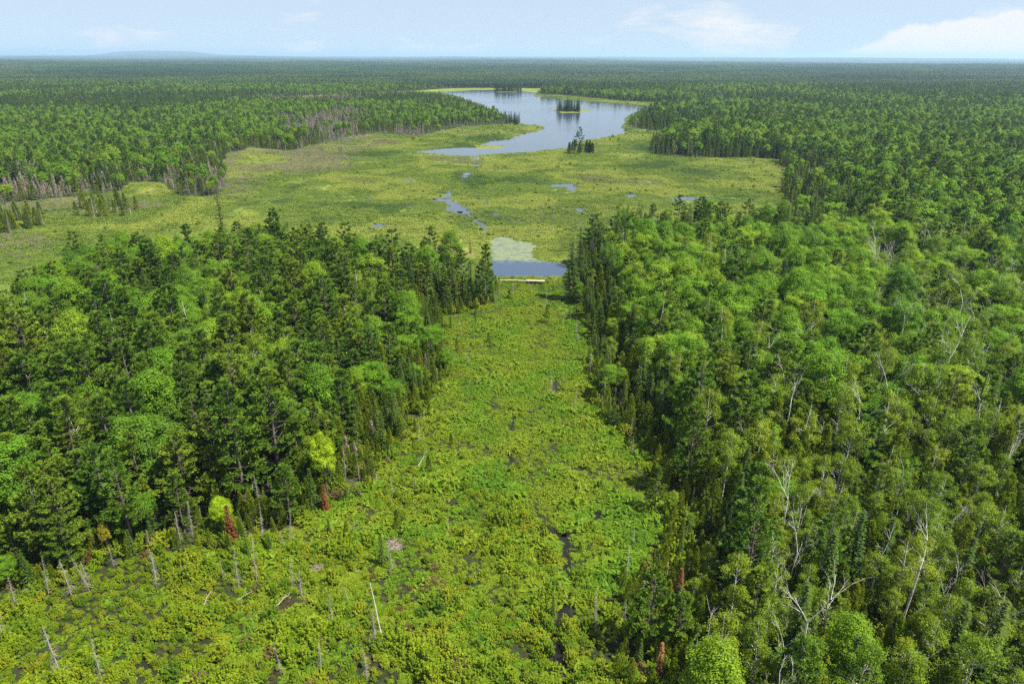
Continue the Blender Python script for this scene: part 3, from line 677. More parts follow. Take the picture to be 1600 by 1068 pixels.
for i, (u, v, h, lab, ph) in enumerate([
        (302, 840, 9, 'bare grey dead conifer standing in front of the left pines', 'the bare grey snag'),
        (283, 852, 8, 'leaning bare grey dead pole left of a bare snag', 'the leaning grey pole'),
        (412, 848, 7, 'twiggy grey dead spruce at the bog\'s upper edge', 'the twiggy grey snag'),
        (438, 745, 11, 'tall dead spruce spire between two green spruces', 'the tall dead spire'),
        (420, 770, 8, 'pale dead pole below the tallest white pine', 'the pale dead pole'),
        (540, 745, 8, 'dead grey stem beside the lime green maple', 'the stem by the lime maple'),
        (458, 918, 6.5, 'weathered grey dead conifer alone in the bog shrubs', 'the lone bog snag'),
        (472, 932, 6, 'thin white dead stem leaning beside a weathered bog snag', 'the thin white stem'),
        (520, 976, 7, 'bushy grey dead conifer in the middle of the bog', 'the bushy bog snag'),
        (98, 1060, 11, 'tall bare dead tree at the photo\'s lower left', 'the tall lower left snag'),
        (160, 1065, 9, 'thin bare pole standing in the lower left shrubs', 'the thin lower left pole'),
        (112, 930, 8, 'many branched grey dead tree on the far left bog edge', 'the many branched snag'),
        (30, 960, 8, 'pale grey dead tree at the far left of the bog', 'the pale far left snag'),
        (10, 1010, 9, 'bleached dead tree touching the photo\'s left edge', 'the left edge snag'),
        (440, 1055, 7, 'slim dead trunk in the bottom shrubs left of centre', 'the slim bottom trunk'),
        (502, 1048, 6, 'short dead trunk pair standing among bottom bog shrubs', 'the short bottom trunk'),
        (575, 1062, 7, 'broken grey dead trunk in the bog\'s bottom middle', 'the broken bottom trunk'),
        (588, 1010, 8, 'dead grey tree leaning right over the bog shrubs', 'the leaning bog snag'),
        (614, 775, 6, 'grey twiggy dead tree where the channel narrows', 'the channel mouth snag'),
        (650, 770, 4.5, 'stubby dead stem in sedges left of the channel', 'the stubby channel stem'),
        (700, 835, 4, 'small grey dead shrub out in the open bog', 'the small grey shrub'),
        (570, 640, 9, 'grey dead cedar on the left bank of the channel', 'the left bank snag'),
        (640, 600, 8, 'thin grey dead tree above the channel\'s left bank', 'the thin bank snag'),
        (960, 640, 7, 'grey dead cedar on the channel\'s right bank', 'the right bank snag'),
        (985, 690, 7, 'dry brown grey dead tree at the right bank bend', 'the bank bend snag'),
        (980, 900, 7, 'leaning grey dead tree at the bog\'s right edge', 'the leaning right edge snag')]):
    tree_at('snag', u, v, h * .8, lab, ph, i % 4)
for i, (u, v, h, lab, ph) in enumerate([
        (1218, 712, 15, 'white dead birch with a wide fork above green birches', 'the wide forked dead birch'),
        (1170, 720, 12, 'grey white dead birch left of the wide forked one', 'the grey white dead birch'),
        (1420, 720, 15, 'white trunked dead birch in a shady gap', 'the shady gap birch'),
        (1275, 750, 12, 'bare white birch top showing through green crowns', 'the bare white top'),
        (1550, 790, 17, 'tall bare white birch near the photo\'s right edge', 'the tall right edge birch'),
        (1580, 880, 15, 'leaning bare white birch touching the right edge', 'the leaning right edge birch'),
        (1458, 900, 12, 'white dead birch with a bare branching top below the shady gap', 'the bare branching birch'),
        (1362, 925, 10, 'spreading silver dead tree with tangled bare limbs', 'the silver dead tree'),
        (1400, 915, 9, 'thin bent dead birch right of the silver dead tree', 'the thin bent birch'),
        (1320, 900, 11, 'slanting pale dead birch left of the silver dead tree', 'the slanting pale birch'),
        (1225, 945, 14, 'grey forked tree trunk over a dark gap in the cedars', 'the grey forked trunk'),
        (1205, 960, 11, 'pale leaning pole over the dark gap in the cedars', 'the pale leaning pole'),
        (1530, 1045, 12, 'white dead birch with a broken top at lower right', 'the broken top birch'),
        (1515, 1000, 11, 'slender white dead birch beside the broken topped one', 'the slender white birch'),
        (1462, 985, 8, 'short white dead birch below a pale green crown', 'the short white birch'),
        (1500, 575, 16, 'tall white dead birch high on the right slope', 'the high right birch'),
        (1405, 560, 14, 'dead birch with many thin white branches', 'the many branched birch'),
        (1432, 540, 13, 'crooked white dead birch behind green birches', 'the crooked white birch'),
        (1540, 545, 13, 'pair stemmed bare birch on the far right', 'the far right bare birch'),
        (1450, 625, 11, 'short pale dead birch in a row of bare stems', 'the short pale birch'),
        (1065, 545, 9, 'small white dead birch in front of the maples', 'the small white birch'),
        (1115, 600, 9, 'pale dead birch low on the right bank slope', 'the low slope birch'),
        (1100, 1040, 9, 'thin white dead stem among bottom cedars', 'the bottom cedar stem'),
        (420, 495, 11, 'small bare white birch high in the left stand', 'the left stand birch'),
        (1000, 395, 9, 'grey dead top among spruces by the far marsh', 'the grey marsh top'),
        (1340, 172, 24, 'tall pale dead tree above the distant right wood', 'the distant pale tree')]):
    tree_at('dbirch', u, v, h, lab, ph, i % 5, leaf=M['deadwood'] if i % 4 == 1 else None, bark=M['deadwood'] if i % 4 == 1 else None)

# logs, brush pile, footbridge, lodge
def log(u1, v1, u2, v2, r_, label, phrase, z0=.5, z1=1.3, m='deadwood'):
    a, b = gp(u1, v1), gp(u2, v2); mb = MB(); rr = np.random.default_rng(int(u1)); k = 6; r_ *= .72
    P = np.stack([np.linspace(a[0], b[0], k), np.linspace(a[1], b[1], k), np.linspace(z0, z1, k)], 1); c = P[0].copy(); P = P - c; P[1:-1] += rr.normal(0, .06, (k - 2, 3))
    root = link('fallen_log', None, c); tag(root, label, 'log')
    mb.tube(P, np.linspace(r_, r_ * .45, k), 7); link('trunk', mb.mesh('fallen_log_trunk', [M[m]]), parent=root)
    for s in (.45, .7, .85):
        q = MB(); p = P[0] + (P[-1] - P[0]) * s; q.tube([p, p + rr.normal(0, .3, 3) + [0, 0, .5]], [r_ * .3, .015], 4); link('branch', q.mesh('log_branch', [M[m]]), parent=root)
    LAND.append((phrase, *a))
log(653, 733, 668, 712, .13, 'pale fallen log slanting out of the channel sedges', 'the slanting channel log')
log(432, 950, 455, 936, .12, 'bleached fallen log below the lone bog snag', 'the bleached bog log')
log(368, 944, 395, 935, .10, 'thin yellowish fallen log in the left bog shrubs', 'the yellowish bog log')
log(315, 955, 332, 935, .11, 'grey fallen log propped up in the left bog', 'the propped grey log')
log(30, 935, 55, 924, .11, 'grey white fallen pole on the far left bog edge', 'the far left pole')
log(600, 1008, 582, 950, .12, 'long leaning dead pole over the bog centre', 'the long leaning pole', .3, 4.5)
log(532, 995, 548, 985, .1, 'short pale fallen log near the bushy bog snag', 'the short pale log')
def pile(u, v, R, H, n, label, cat, name, phrase, m, z=.1, mat2='stick'):
    x, y = gp(u, v); root = link(name, None, (x, y, z)); tag(root, label, cat); rr = np.random.default_rng(int(u)); mb = MB()
    for k in range(n):
        a = rr.uniform(0, 6.28); q = rr.uniform(0, 1) ** .5; p = np.array([math.cos(a) * R * q, math.sin(a) * R * q, H * (1 - q ** 1.6) * rr.uniform(.7, 1)])
        b = rr.uniform(0, 6.28); d = np.array([math.cos(b), math.sin(b), rr.uniform(-.25, .25)]) * rr.uniform(.4, .9)
        mb.tube([p - d, p + d * .3, p + d], [.05, .045, .025], 4)
    o = link('stick_heap', mb.mesh(name + '_sticks', [M[mat2]]), parent=root); o['kind'] = 'stuff'
    b = MB(); th = np.linspace(0, 2 * np.pi, 12, endpoint=False)
    for r0, z0, r1, z1 in ((R, -.1, R * .75, H * .45), (R * .75, H * .45, R * .3, H * .8), (R * .3, H * .8, .02, H * .85)):
        A = np.stack([np.cos(th) * r0, np.sin(th) * r0, 0 * th + z0], 1); B = np.stack([np.cos(th) * r1, np.sin(th) * r1, 0 * th + z1], 1)
        b.quads(np.stack([A, np.roll(A, -1, 0), np.roll(B, -1, 0), B], 1))
    link('mud_core', b.mesh(name + '_core', [M['rock']]), parent=root)
    LAND.append((phrase, x, y)); TAKEN.append((x, y, R + .3))
pile(613, 856, 1.6, .9, 120, 'pinkish grey heap of peeled sticks in the bog', 'brush pile', 'brush_pile', 'the stick heap', 'stick')
pile(493, 890, 1.1, .7, 70, 'small reddish heap of sticks beside a dark bog hole', 'brush pile', 'brush_pile', 'the small reddish heap', 'stick')
pile(840, 151, 6, 2.0, 160, 'dark low mound of sticks out in the open lake', 'beaver lodge', 'beaver_lodge', 'the dark lake mound', 'rock', .1)
def footbridge():
    a, b = gp(781, 443), gp(853, 444.5); L = float(np.linalg.norm(b - a)); d = (b - a) / L; ang = math.atan2(d[1], d[0])
    root = link('footbridge', None, (*a, 0), ang); tag(root, 'pale plank footbridge over the dam below the pond', 'footbridge')
    def box(name, x0, x1, y0, y1, z0, z1, m):
        V = [(x, y, z) for x in (x0, x1) for y in (y0, y1) for z in (z0, z1)]
        me = bpy.data.meshes.new(name); me.from_pydata(V, [], [(0, 1, 3, 2), (4, 6, 7, 5), (0, 4, 5, 1), (2, 3, 7, 6), (0, 2, 6, 4), (1, 5, 7, 3)]); me.materials.append(m)
        return link(name, me, parent=root)
    x = 0; k = 0
    while x < L - .5:
        w = min(3.0, L - x); z = 1.25 + .05 * (k % 2); broad = x > L * .55
        for y in ((-.62, -.22), (-.18, .22), (.26, .66)) if broad else ((-.26, -.02), (.02, .26)):
            box('plank', x, x + w - .03, y[0] + .12 * math.sin(k * 2.3), y[1] + .12 * math.sin(k * 2.3), z, z + .07, M['palewood'])
        for y in (-.38, .38) if broad else (-.1, .1): box('post', x + .1, x + .22, y - .06, y + .06, -.2, z - .002, M['deadwood'])
        x += w; k += 1
    for y in (-.45, .45): box('stringer', L * .56, L, y - .07, y + .07, .95, 1.248, M['bark'])
    LAND.append(('the plank footbridge', *(a + d * L / 2)))
footbridge()

# ------------------------------------------------------------------ the wood: where every other tree stands
def open_ground(X, Y):
    return inside(NEAR, X, Y) | inside(FAR, X, Y) | inside(LAKE, X, Y) | inside(POND, X, Y)
def jitter_grid(y0, y1, sp, slope=.86, pad=25):
    xm = slope * y1 + pad; xs = np.arange(-xm, xm, sp); ys = np.arange(y0, y1, sp)
    X, Y = np.meshgrid(xs, ys); X = (X + (np.arange(len(ys)) % 2)[:, None] * sp * .5).ravel() + rng.uniform(-.42, .42, X.size) * sp; Y = Y.ravel() + rng.uniform(-.42, .42, X.size) * sp
    k = np.abs(X) < slope * np.maximum(Y, 30) + pad
    return X[k], Y[k]
parts = []
for y0, y1, sp in ((34, 330, 2.7), (330, 640, 3.6), (640, 1750, 5.0)):
    X, Y = jitter_grid(y0, y1, sp); k = ~open_ground(X, Y); parts.append(np.stack([X[k], Y[k]], 1))
TP = np.concatenate(parts); TX, TY = TP[:, 0], TP[:, 1]
for x, y, r_ in TAKEN:
    k = (TX - x) ** 2 + (TY - y) ** 2 > r_ * r_; TX, TY = TX[k], TY[k]
U, Z_ = px(np.stack([TX, TY, 0 * TX], 1)); TU, TV = U[:, 0], U[:, 1]
n = len(TX); left = TX < (TY - 60) * .04; D = np.hypot(TX, TY)
def edge_dist(P, poly_):
    out_ = np.full(len(P), 1e9)
    A = poly_; B = np.roll(A, -1, 0); d = B - A; L2 = (d ** 2).sum(1) + 1e-9
    for i in range(len(A)):
        t = np.clip(((P - A[i]) @ d[i]) / L2[i], 0, 1); q = P - A[i] - t[:, None] * d[i]; out_ = np.minimum(out_, (q ** 2).sum(1))
    return np.sqrt(out_)
PT = np.stack([TX, TY], 1)
EN = np.full(n, 1e9); EF = np.full(n, 1e9)
k = np.nonzero(D < 420)[0]; EN[k] = edge_dist(PT[k], NEAR[::3])
k = np.nonzero(D < 1750)[0]; EF[k] = edge_dist(PT[k], FAR[::3])
# species weights: pine spruce cedar maple birch snag dbirch
Wt = np.tile(np.array([.22, .22, .16, .22, .16, .015, .0, .005]), (n, 1))
def setw(mask, w): Wt[mask] = w if len(w) == 8 else w[:5] + [w[5] * .55, w[5] * .45, w[6]]
nA, nB = fbm(TX, TY, 55, 3), fbm(TX, TY, 38, 7)
near = D < 640
lf = left & near & (TY < 262)
setw(lf, [.66, .13, .06, .09, .05, .006, .004]); setw(lf & (nA > .60), [.30, .10, .05, .40, .14, .005, .005]); setw(lf & (TU > 560) & (TV < 600), [.22, .55, .06, .10, .05, .015, .005])
setw(lf & (EN < 9), [.12, .25, .46, .05, .02, .10, 0]); setw(lf & (TV < 430) & (EF < 14), [.50, .34, .05, .08, .02, .01, 0])
setw(lf & (TU < 330) & (EN < 9), [.30, .14, .36, .08, .02, .10, 0])
rt = ~left & near
setw(rt, [.14, .08, .17, .19, .37, .006, .036])
setw(rt & (nB > .60), [.10, .1, .10, .30, .38, .01, .01])
mp_ = rt & (TU > 945) & (TU < 1420) & (TV > 395) & (TV < 560); setw(mp_, [.04, .03, .04, .80, .08, .005, .005]); setw(mp_ & (nA < .36), [.15, .12, .15, .35, .22, .005, .005])
setw(rt & (TV <= 425) & (EF < 30), [.10, .62, .12, .10, .04, .02, 0])
setw(rt & (TU > 1340) & (TV > 430) & (TV < 720), [.04, .04, .08, .17, .46, .01, .20])
setw(rt & (TV > 700), [.10, .07, .34, .03, .40, .01, .05]); setw(rt & (TV > 830), [.10, .06, .56, .02, .21, .01, .04]); setw(rt & (TV > 830) & (TU > 1180) & (nA > .5), [.06, .08, .36, .02, .43, .01, .04])
setw(rt & (EN < 9), [.08, .14, .66, .03, .04, .05, 0]); setw(rt & (EN < 12) & (TV < 520), [.05, .55, .34, .03, .02, .01, 0])
setw(rt & (TV < 400) & (EF >= 30), [.20, .20, .12, .28, .17, .02, .01])
fr = ~near
nF = fbm(TX, TY, 210, 77, 2); setw(fr, [.26, .26, .16, .18, .10, .04, 0]); setw(fr & (nF > .54), [.20, .12, .05, .44, .17, .02, 0]); setw(fr & (nF < .46), [.16, .60, .14, .02, .01, .07, 0])
setw((D > 300) & (EF < 13), [.03, .50, .26, .05, .03, .13, 0]); setw(left & (D > 300) & (EF < 26), [.02, .27, .25, .06, .01, .39, 0])
# stands of dead grey spruce
dead_px = [(535, 188, 45, 16), (455, 188, 70, 8), (760, 146, 30, 3), (1100, 152, 60, 4), (20, 275, 60, 14), (500, 205, 60, 14), (470, 157, 110, 5), (250, 240, 50, 10), (1265, 290, 25, 14), (1180, 165, 60, 4), (640, 208, 25, 6), (60, 300, 60, 10), (330, 285, 25, 18)]
for u, v, a, b in dead_px: setw((((TU - u) / a) ** 2 + ((TV - v) / b) ** 2 < 1) & (rng.random(n) < .85), [0, .05, .05, .01, 0, .18, .71, 0])
cw = np.cumsum(Wt / Wt.sum(1, keepdims=True), 1); SPI = (rng.random(n)[:, None] > cw).sum(1).clip(0, 7)
# size: shorter by the open bog and marsh
SC = rng.uniform(.62, 1.16, n)
SC *= np.where(EN < 14, np.interp(EN, [0, 4, 14], [.34, .55, 1.0]) * rng.uniform(.75, 1.25, n), 1) * np.where((EF < 10) & (D > 300), .75, 1)
SC[SPI == 7] *= 1.22; SC[(SPI >= 5)] *= rng.uniform(.8, 1.2, (SPI >= 5).sum())
SC[rt & (TV > 800)] *= .80
SC[fr] *= .85; SC[left & (D > 300)] *= .74
# crowding: wide crowns keep neighbours away
order = rng.permutation(n); 
wide_r = np.array([2.35, 1.3, 1.2, 2.6, 1.75, .8, .9, 1.2])
cell = {}; keep = np.zeros(n, bool); 
for i in order[np.argsort(-wide_r[SPI[order]], kind='stable')] if n < 400000 else order:
    if D[i] > 640: keep[i] = True; continue
    r_ = wide_r[SPI[i]] * SC[i] * .80; cx, cy = int(TX[i] // 5), int(TY[i] // 5); ok = True
    for ax in (-1, 0, 1):
        for ay in (-1, 0, 1):
            for (xx, yy, rr) in cell.get((cx + ax, cy + ay), ()):
                if (xx - TX[i]) ** 2 + (yy - TY[i]) ** 2 < (r_ + rr) ** 2 * .46: ok = False; break
            if not ok: break
        if not ok: break
    if ok: keep[i] = True; cell.setdefault((cx, cy), []).append((TX[i], TY[i], r_))
TX, TY, TU, TV, D, SPI, SC, EN, EF, left = [a[keep] for a in (TX, TY, TU, TV, D, SPI, SC, EN, EF, left)]; n = len(TX)
VAR = np.array([rng.integers(len(SP[KEYS[s]]['full'])) for s in SPI]); ROT = rng.uniform(0, 6.283, n)

# ------------------------------------------------------------------ labels from the nearest landmark: "<tree>, second one behind <landmark>"
ONES = ['', 'first', 'second', 'third', 'fourth', 'fifth', 'sixth', 'seventh', 'eighth', 'ninth', 'tenth', 'eleventh', 'twelfth', 'thirteenth', 'fourteenth', 'fifteenth', 'sixteenth', 'seventeenth', 'eighteenth', 'nineteenth']
TENS = {2: ('twentieth', 'twenty'), 3: ('thirtieth', 'thirty'), 4: ('fortieth', 'forty'), 5: ('fiftieth', 'fifty'), 6: ('sixtieth', 'sixty'), 7: ('seventieth', 'seventy'), 8: ('eightieth', 'eighty'), 9: ('ninetieth', 'ninety')}
def ordinal(k):
    if k < 20: return ONES[k]
    t, o = divmod(k, 10); return TENS[min(t, 9)][0] if o == 0 else TENS[min(t, 9)][1] + '-' + ONES[o]
for ph, u, v in (('the marsh islet wood', 165, 335), ('the marsh end wood', 10, 362), ('the left marsh wooded point', 300, 306), ('the grey dead wood by the marsh', 500, 214),
        ('the right wooded point', 1030, 244), ('the marsh right corner', 1240, 290), ('the small lake island', 885, 175), ('the left shore point', 800, 194), ('the lake inlet head', 650, 238), ('the far end of the lake', 720, 142)):
    LAND.append((ph, *gp(u, v)))
LXY = np.array([(a[1], a[2]) for a in LAND]); USED = {}
def place_labels(XY, word):
    """yield a label for each place: sorted so that ranks run outward from each landmark on each side of it"""
    dd = np.linalg.norm(XY[:, None] - LXY[None], axis=2); w = dd.argmin(1); res = [''] * len(XY)
    for i in np.argsort(dd.min(1)):
        v = XY[i] - LXY[w[i]]; side = ('right of' if v[0] > 0 else 'left of') if abs(v[0]) > abs(v[1]) else ('behind' if v[1] > 0 else 'in front of')
        key = (word, w[i], side); r_ = USED.get(key, 0); USED[key] = r_ + 1
        res[i] = '%s, %sone %s %s' % (word, 'nearest ' if r_ == 0 else ordinal(r_ + 1) + ' nearest ', side, LAND[w[i]][0])
    return res
WORD = dict(pine='green white pine', spruce='dark green spruce', cedar='olive green cedar', maple='leafy green maple', birch='birch with pale trunk', snag='bare grey dead tree', dry='twiggy grey dead tree', dbirch='bare white dead birch')
GRP = dict(pine='white pines of the two stands', spruce='spruces of the two stands', cedar='cedars along the bog edges', maple='maples of the two stands', birch='birches of the right stand', snag='dead conifers by the bog and marsh', dry='twiggy dead conifers by the bog and marsh', dbirch='dead birches in the right stand')
SQ = np.ones((8, 3)); SQ[0] = (1.12, 1.12, .87); SQ[3] = (1.04, 1.04, .96)      # pines here are broad for their height
inframe = (TU > -15) & (TU < 1615) & (TV < 1130)
single = np.zeros(n, bool)
for s, kx in enumerate(KEYS):
    sp = SP[kx]; cand = np.nonzero((SPI == s) & inframe)[0]
    have = sum(1 for o in COL.objects if o.get('category') == sp['cat'])
    cand = cand[np.argsort(D[cand])][:max(0, 296 - have - dict(spruce=170, cedar=120, snag=150, dry=70, birch=10).get(kx, 0))]
    single[cand] = True
    labs = place_labels(np.stack([TX[cand], TY[cand]], 1), WORD[kx])
    for i, lab in zip(cand, labs):
        trm, crm, H = sp['full'][VAR[i]]
        root = link(sp['name'], None, (TX[i], TY[i], 0), ROT[i], tuple(SC[i] * SQ[SPI[i]])); root.empty_display_size = .5
        tag(root, lab, sp['cat'], GRP[kx]); link('trunk', trm, parent=root); link('crown', crm, parent=root)
rest = ~single
idx = np.array([OFF[KEYS[s]] + v for s, v in zip(SPI, VAR)])
Pz = np.stack([TX, TY, 0 * TX], 1); Rt = np.stack([0 * ROT, 0 * ROT, ROT], 1); Sc = SC[:, None] * SQ[SPI]
k = rest & (D < 300); scatter('forest', NEARC, Pz[k], idx[k], Rt[k], Sc[k])
k = rest & (D >= 300); scatter('far_forest', LODC, Pz[k], idx[k], Rt[k], Sc[k])
print('trees', n, 'single', single.sum())

# dead trees and young conifers standing out on the fringe of the bog
fx, fy = jitter_grid(52, 215, 1.7, .86, 4); k = inside(NEAR, fx, fy); fx, fy = fx[k], fy[k]
fe = edge_dist(np.stack([fx, fy], 1), NEAR[::3]); fu = px(np.stack([fx, fy, 0 * fx], 1))[0]
lowleft = (fu[:, 0] < 640) & (fu[:, 1] > 800)
pr = np.where(fe < 5, .085, np.where(fe < 11, .035, .0)) * np.where(fx < 0, 1.5, .6) + np.where(lowleft, .022, 0)
k = (rng.random(len(fx)) < pr) & (fu[:, 0] > -10) & (fu[:, 0] < 1610) & (fu[:, 1] < 1120); fx, fy, fe = fx[k], fy[k], fe[k]
for x, y, r_ in TAKEN:
    k = (fx - x) ** 2 + (fy - y) ** 2 > (r_ * .7 + .8) ** 2; fx, fy, fe = fx[k], fy[k], fe[k]
kk = rng.random(len(fx)); kind = np.where(kk < .54, 5, np.where(kk < .54, 6, np.where(kk < .80, 2, 1)))
for s in (5, 6, 2, 1):
    c = np.nonzero(kind == s)[0][:dict([(5, 95), (6, 40), (2, 40), (1, 30)])[s]]; sp = SP[KEYS[s]]
    for i, lab in zip(c, place_labels(np.stack([fx[c], fy[c]], 1), {5: 'slim grey dead pole', 6: 'low grey dead tree', 2: 'young olive cedar', 1: 'young green spruce'}[s])):
        trm, crm, H = sp['full'][rng.integers(len(sp['full']))]; q = rng.uniform(.35, .8) if s >= 5 else rng.uniform(.2, .42)
        root = link(sp['name'], None, (fx[i], fy[i], 0), rng.uniform(0, 6.28), (q, q, q * rng.uniform(.8, 1.15))); root.empty_display_size = .4
        if s >= 5: root.rotation_euler = (rng.normal(0, .10), rng.normal(0, .10), rng.uniform(0, 6.28))
        tag(root, lab, sp['cat'], 'dead poles and saplings on the bog fringe'); link('trunk', trm, parent=root); link('crown', crm, parent=root)

# island trees, shore clumps
def clump(kx, pxs, hgt, label, group, wide=1.0, leaf=None):
    for i, (u, v) in enumerate(sorted(pxs)): tree_at(kx, u, v, hgt * random.uniform(.75, 1.1), '%s, %s from its left end' % (label, ordinal(i + 1)), None, i, leaf, None, group, wide=wide)
rs = np.random.default_rng(4)
clump('spruce', [(u, v) for u, v in zip(rs.uniform(868, 905, 44), rs.uniform(171.8, 175.6, 44))], 15, 'spruce on the small lake island', 'spruces on the lake island', 1.7)
clump('spruce', [(u, v) for u, v in zip(rs.uniform(773, 817, 36), rs.uniform(142.2, 143.8, 36))], 17, 'spruce on the islet at the lake head', 'spruces on the far islet', 2.0)
clump('spruce', [(u, v) for u, v in zip(rs.uniform(790, 811, 20), rs.uniform(191, 195, 20))], 12, 'small spruce on the left shore point', 'spruces on the left shore point', 1.6)
clump('cedar', [(u, v) for u, v in zip(rs.uniform(884, 929, 20), rs.uniform(234, 240, 20))], 8, 'dark cedar in the lakeshore pine\'s clump', 'cedars in the lakeshore clump', 1.1, M['spruce'])
clump('snag', [(u, v) for u, v in zip(rs.uniform(884, 931, 10), rs.uniform(236, 241, 10))], 7, 'grey dead tree in the lakeshore pine\'s clump', 'dead trees in the lakeshore clump')
clump('spruce', [(u, v) for u, v in zip(rs.uniform(1230, 1262, 5), rs.uniform(300, 312, 5))], 8, 'small spruce at the marsh right corner', 'spruces at the marsh corner')
def wood_patch(pxpoly, kset, nn, hg, lab, grp):
    Pp = poly(pxpoly, 77, 2, .1, 5); lo, hi = Pp.min(0), Pp.max(0); c = 0; cnt = {}
    Q = []
    while c < nn:
        q = rs.uniform(lo, hi, 2)
        if not inside(Pp, q[:1], q[1:])[0]: continue
        c += 1; Q.append(tuple(px(np.array([[q[0], q[1], 0]]))[0][0]))
    for c, (u, v) in enumerate(sorted(Q)):
        kx = kset[c % len(kset)]; cnt[kx] = cnt.get(kx, 0) + 1
        tree_at(kx, u, v, hg * random.uniform(.7, 1.1), '%s in %s, %s from its left end' % (WORD[kx], lab, ordinal(cnt[kx])), None, c, None, None, grp + ', ' + SP[kx]['cat'], wide=1.1)
wood_patch([(115, 338), (130, 320), (180, 318), (216, 330), (200, 340), (150, 343)], ['cedar', 'snag', 'spruce', 'birch', 'cedar'], 40, 9, 'the marsh islet wood', 'trees of the left marsh islet')
wood_patch([(-60, 365), (-20, 345), (60, 338), (84, 352), (40, 362), (-30, 378)], ['cedar', 'snag', 'spruce', 'cedar', 'snag'], 60, 9, 'the marsh end wood', 'trees at the marsh left end')

# ------------------------------------------------------------------ distant wood, as patches on the hills
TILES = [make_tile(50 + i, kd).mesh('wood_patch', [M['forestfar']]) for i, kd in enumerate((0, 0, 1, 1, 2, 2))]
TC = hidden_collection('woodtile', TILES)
ps, ixs, rts, scs = [], [], [], []
for d0, d1, sp, sc in ((1740, 9000, 76, 1.0), (9000, 30000, 185, 2.5)):
    ys = np.arange(d0, d1, sp)
    for y in ys:
        xm = .84 * y + 150; xs = np.arange(-xm, xm, sp) + rng.uniform(-20, 20)
        ps.append(np.stack([xs, y + 0 * xs], 1)); ixs.append(len(xs)); scs.append(np.tile([[sc, sc, 1.0 if sc == 1 else 1.25]], (len(xs), 1)))
PP = np.concatenate(ps); sc_ = np.concatenate(scs); hh = hill_h(PP[:, 0], PP[:, 1]); nz = fbm(PP[:, 0], PP[:, 1], 900, 40)
ti = np.where(nz < .44, rng.integers(0, 2, len(PP)), np.where(nz > .56, rng.integers(2, 4, len(PP)), rng.integers(4, 6, len(PP))))
k = ~open_ground(PP[:, 0], PP[:, 1])
rz = rng.integers(0, 4, len(PP)) * math.pi / 2
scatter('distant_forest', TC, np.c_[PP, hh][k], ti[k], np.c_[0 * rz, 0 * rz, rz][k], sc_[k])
print('tiles', k.sum())

# ------------------------------------------------------------------ bog shrubs, sedges and marsh grass
BUSH = [make_bush(300 + i, *a) for i, a in enumerate([(1.0, 1.6), (.8, 1.1), (1.3, 1.4), (.7, 1.9), (1.1, .8)])]
bush_me = [(b[1].mesh('bush_leaves', [M['shrub']]), b[0].mesh('bush_stems', [M['bark']])) for b in BUSH]
TUFT = [make_tuft(320 + i, *a)[1].mesh('sedge_tuft', [M['sedge']]) for i, a in enumerate([(.62, .75), (.5, .9), (.75, .65), (.55, .6)])]
BROWN = [make_bush(340 + i, 1.0, .9, 22)[1].mesh('brown_shrub', [M['brown']]) for i in range(2)]
GRASS = [make_mat(360 + i, *a)[1].mesh('marsh_grass', [M['marshgrass']]) for i, a in enumerate([(1.2, .45), (1.1, .65), (1.4, .3)])]
SMAT = [make_mat(380 + i, *a)[1].mesh('sedge_mat', [M['sedge']]) for i, a in enumerate([(.9, .5, 60), (.8, .7, 60), (1.0, .4, 60)])]
BC = hidden_collection('bogplant', [b[0] for b in bush_me] + TUFT + BROWN + SMAT)
def creek_clear(X, Y):
    c = np.zeros(len(X), bool)
    for p in CREEK:
        for ox, oy in ((0, 0), (.2, 0), (-.2, 0), (0, .25), (0, -.25)): c |= inside(p, X + ox, Y + oy)
    return c
ys0, ys1 = 26.0, 232.0; sp = .78
xs = np.arange(-140, 40, sp); ys = np.arange(ys0, ys1, sp); X, Y = np.meshgrid(xs, ys); X = X.ravel() + rng.uniform(-.4, .4, X.size) * sp; Y = Y.ravel() + rng.uniform(-.4, .4, X.size) * sp
k = (np.abs(X) < .86 * Y + 12) & inside(NEAR, X, Y) & ~creek_clear(X, Y); X, Y = X[k], Y[k]
U, _z = px(np.stack([X, Y, 0 * X], 1)); hole = fbm(X, Y, 2.6, 60, 2); gr = fbm(X, Y, 16, 64)
bushy = np.clip(.18 + (560 - U[:, 0]) / 700 + (U[:, 1] - 780) / 420 + (gr - .5) * 2.2, 0.03, .92)     # shrubs lower left, sedge up the channel
isb = rng.random(len(X)) < bushy; k = (rng.random(len(X)) < np.where(isb, .74, 1.0)) & (hole > np.where(U[:, 1] > 640, .22, .13)); X, Y, isb, gr, U, hole = X[k], Y[k], isb[k], gr[k], U[k], hole[k]
bi = np.where(isb, rng.integers(0, 5, len(X)), rng.integers(5, 9, len(X))); gm = ~isb & (rng.random(len(X)) < np.interp(U[:, 1], [450, 600, 720, 900], [.96, .93, .6, .2])); bi[gm] = rng.integers(11, 14, gm.sum()); br = (rng.random(len(X)) < .035) & (gr < .45); bi[br] = rng.integers(9, 11, br.sum())
bs = rng.uniform(.55, 1.2, len(X)) * np.where(isb, .9, np.where(bi >= 11, 1.3, 1.0)) * np.interp(hole, [.25, .5], [.55, 1.1]) * np.interp(U[:, 1], [480, 640, 800], [.62, .8, 1.0]) * np.interp(fbm(X, Y, 5, 66, 2), [.3, .7], [.55, 1.6])
lone = np.nonzero(isb & ~br & (U[:, 0] > 0) & (U[:, 0] < 1000) & (U[:, 1] < 1075))[0]; lone = lone[np.argsort(np.hypot(X[lone], Y[lone]) - bs[lone] * 25)][:290]
labs = place_labels(np.stack([X[lone], Y[lone]], 1), 'yellow green bog bush')
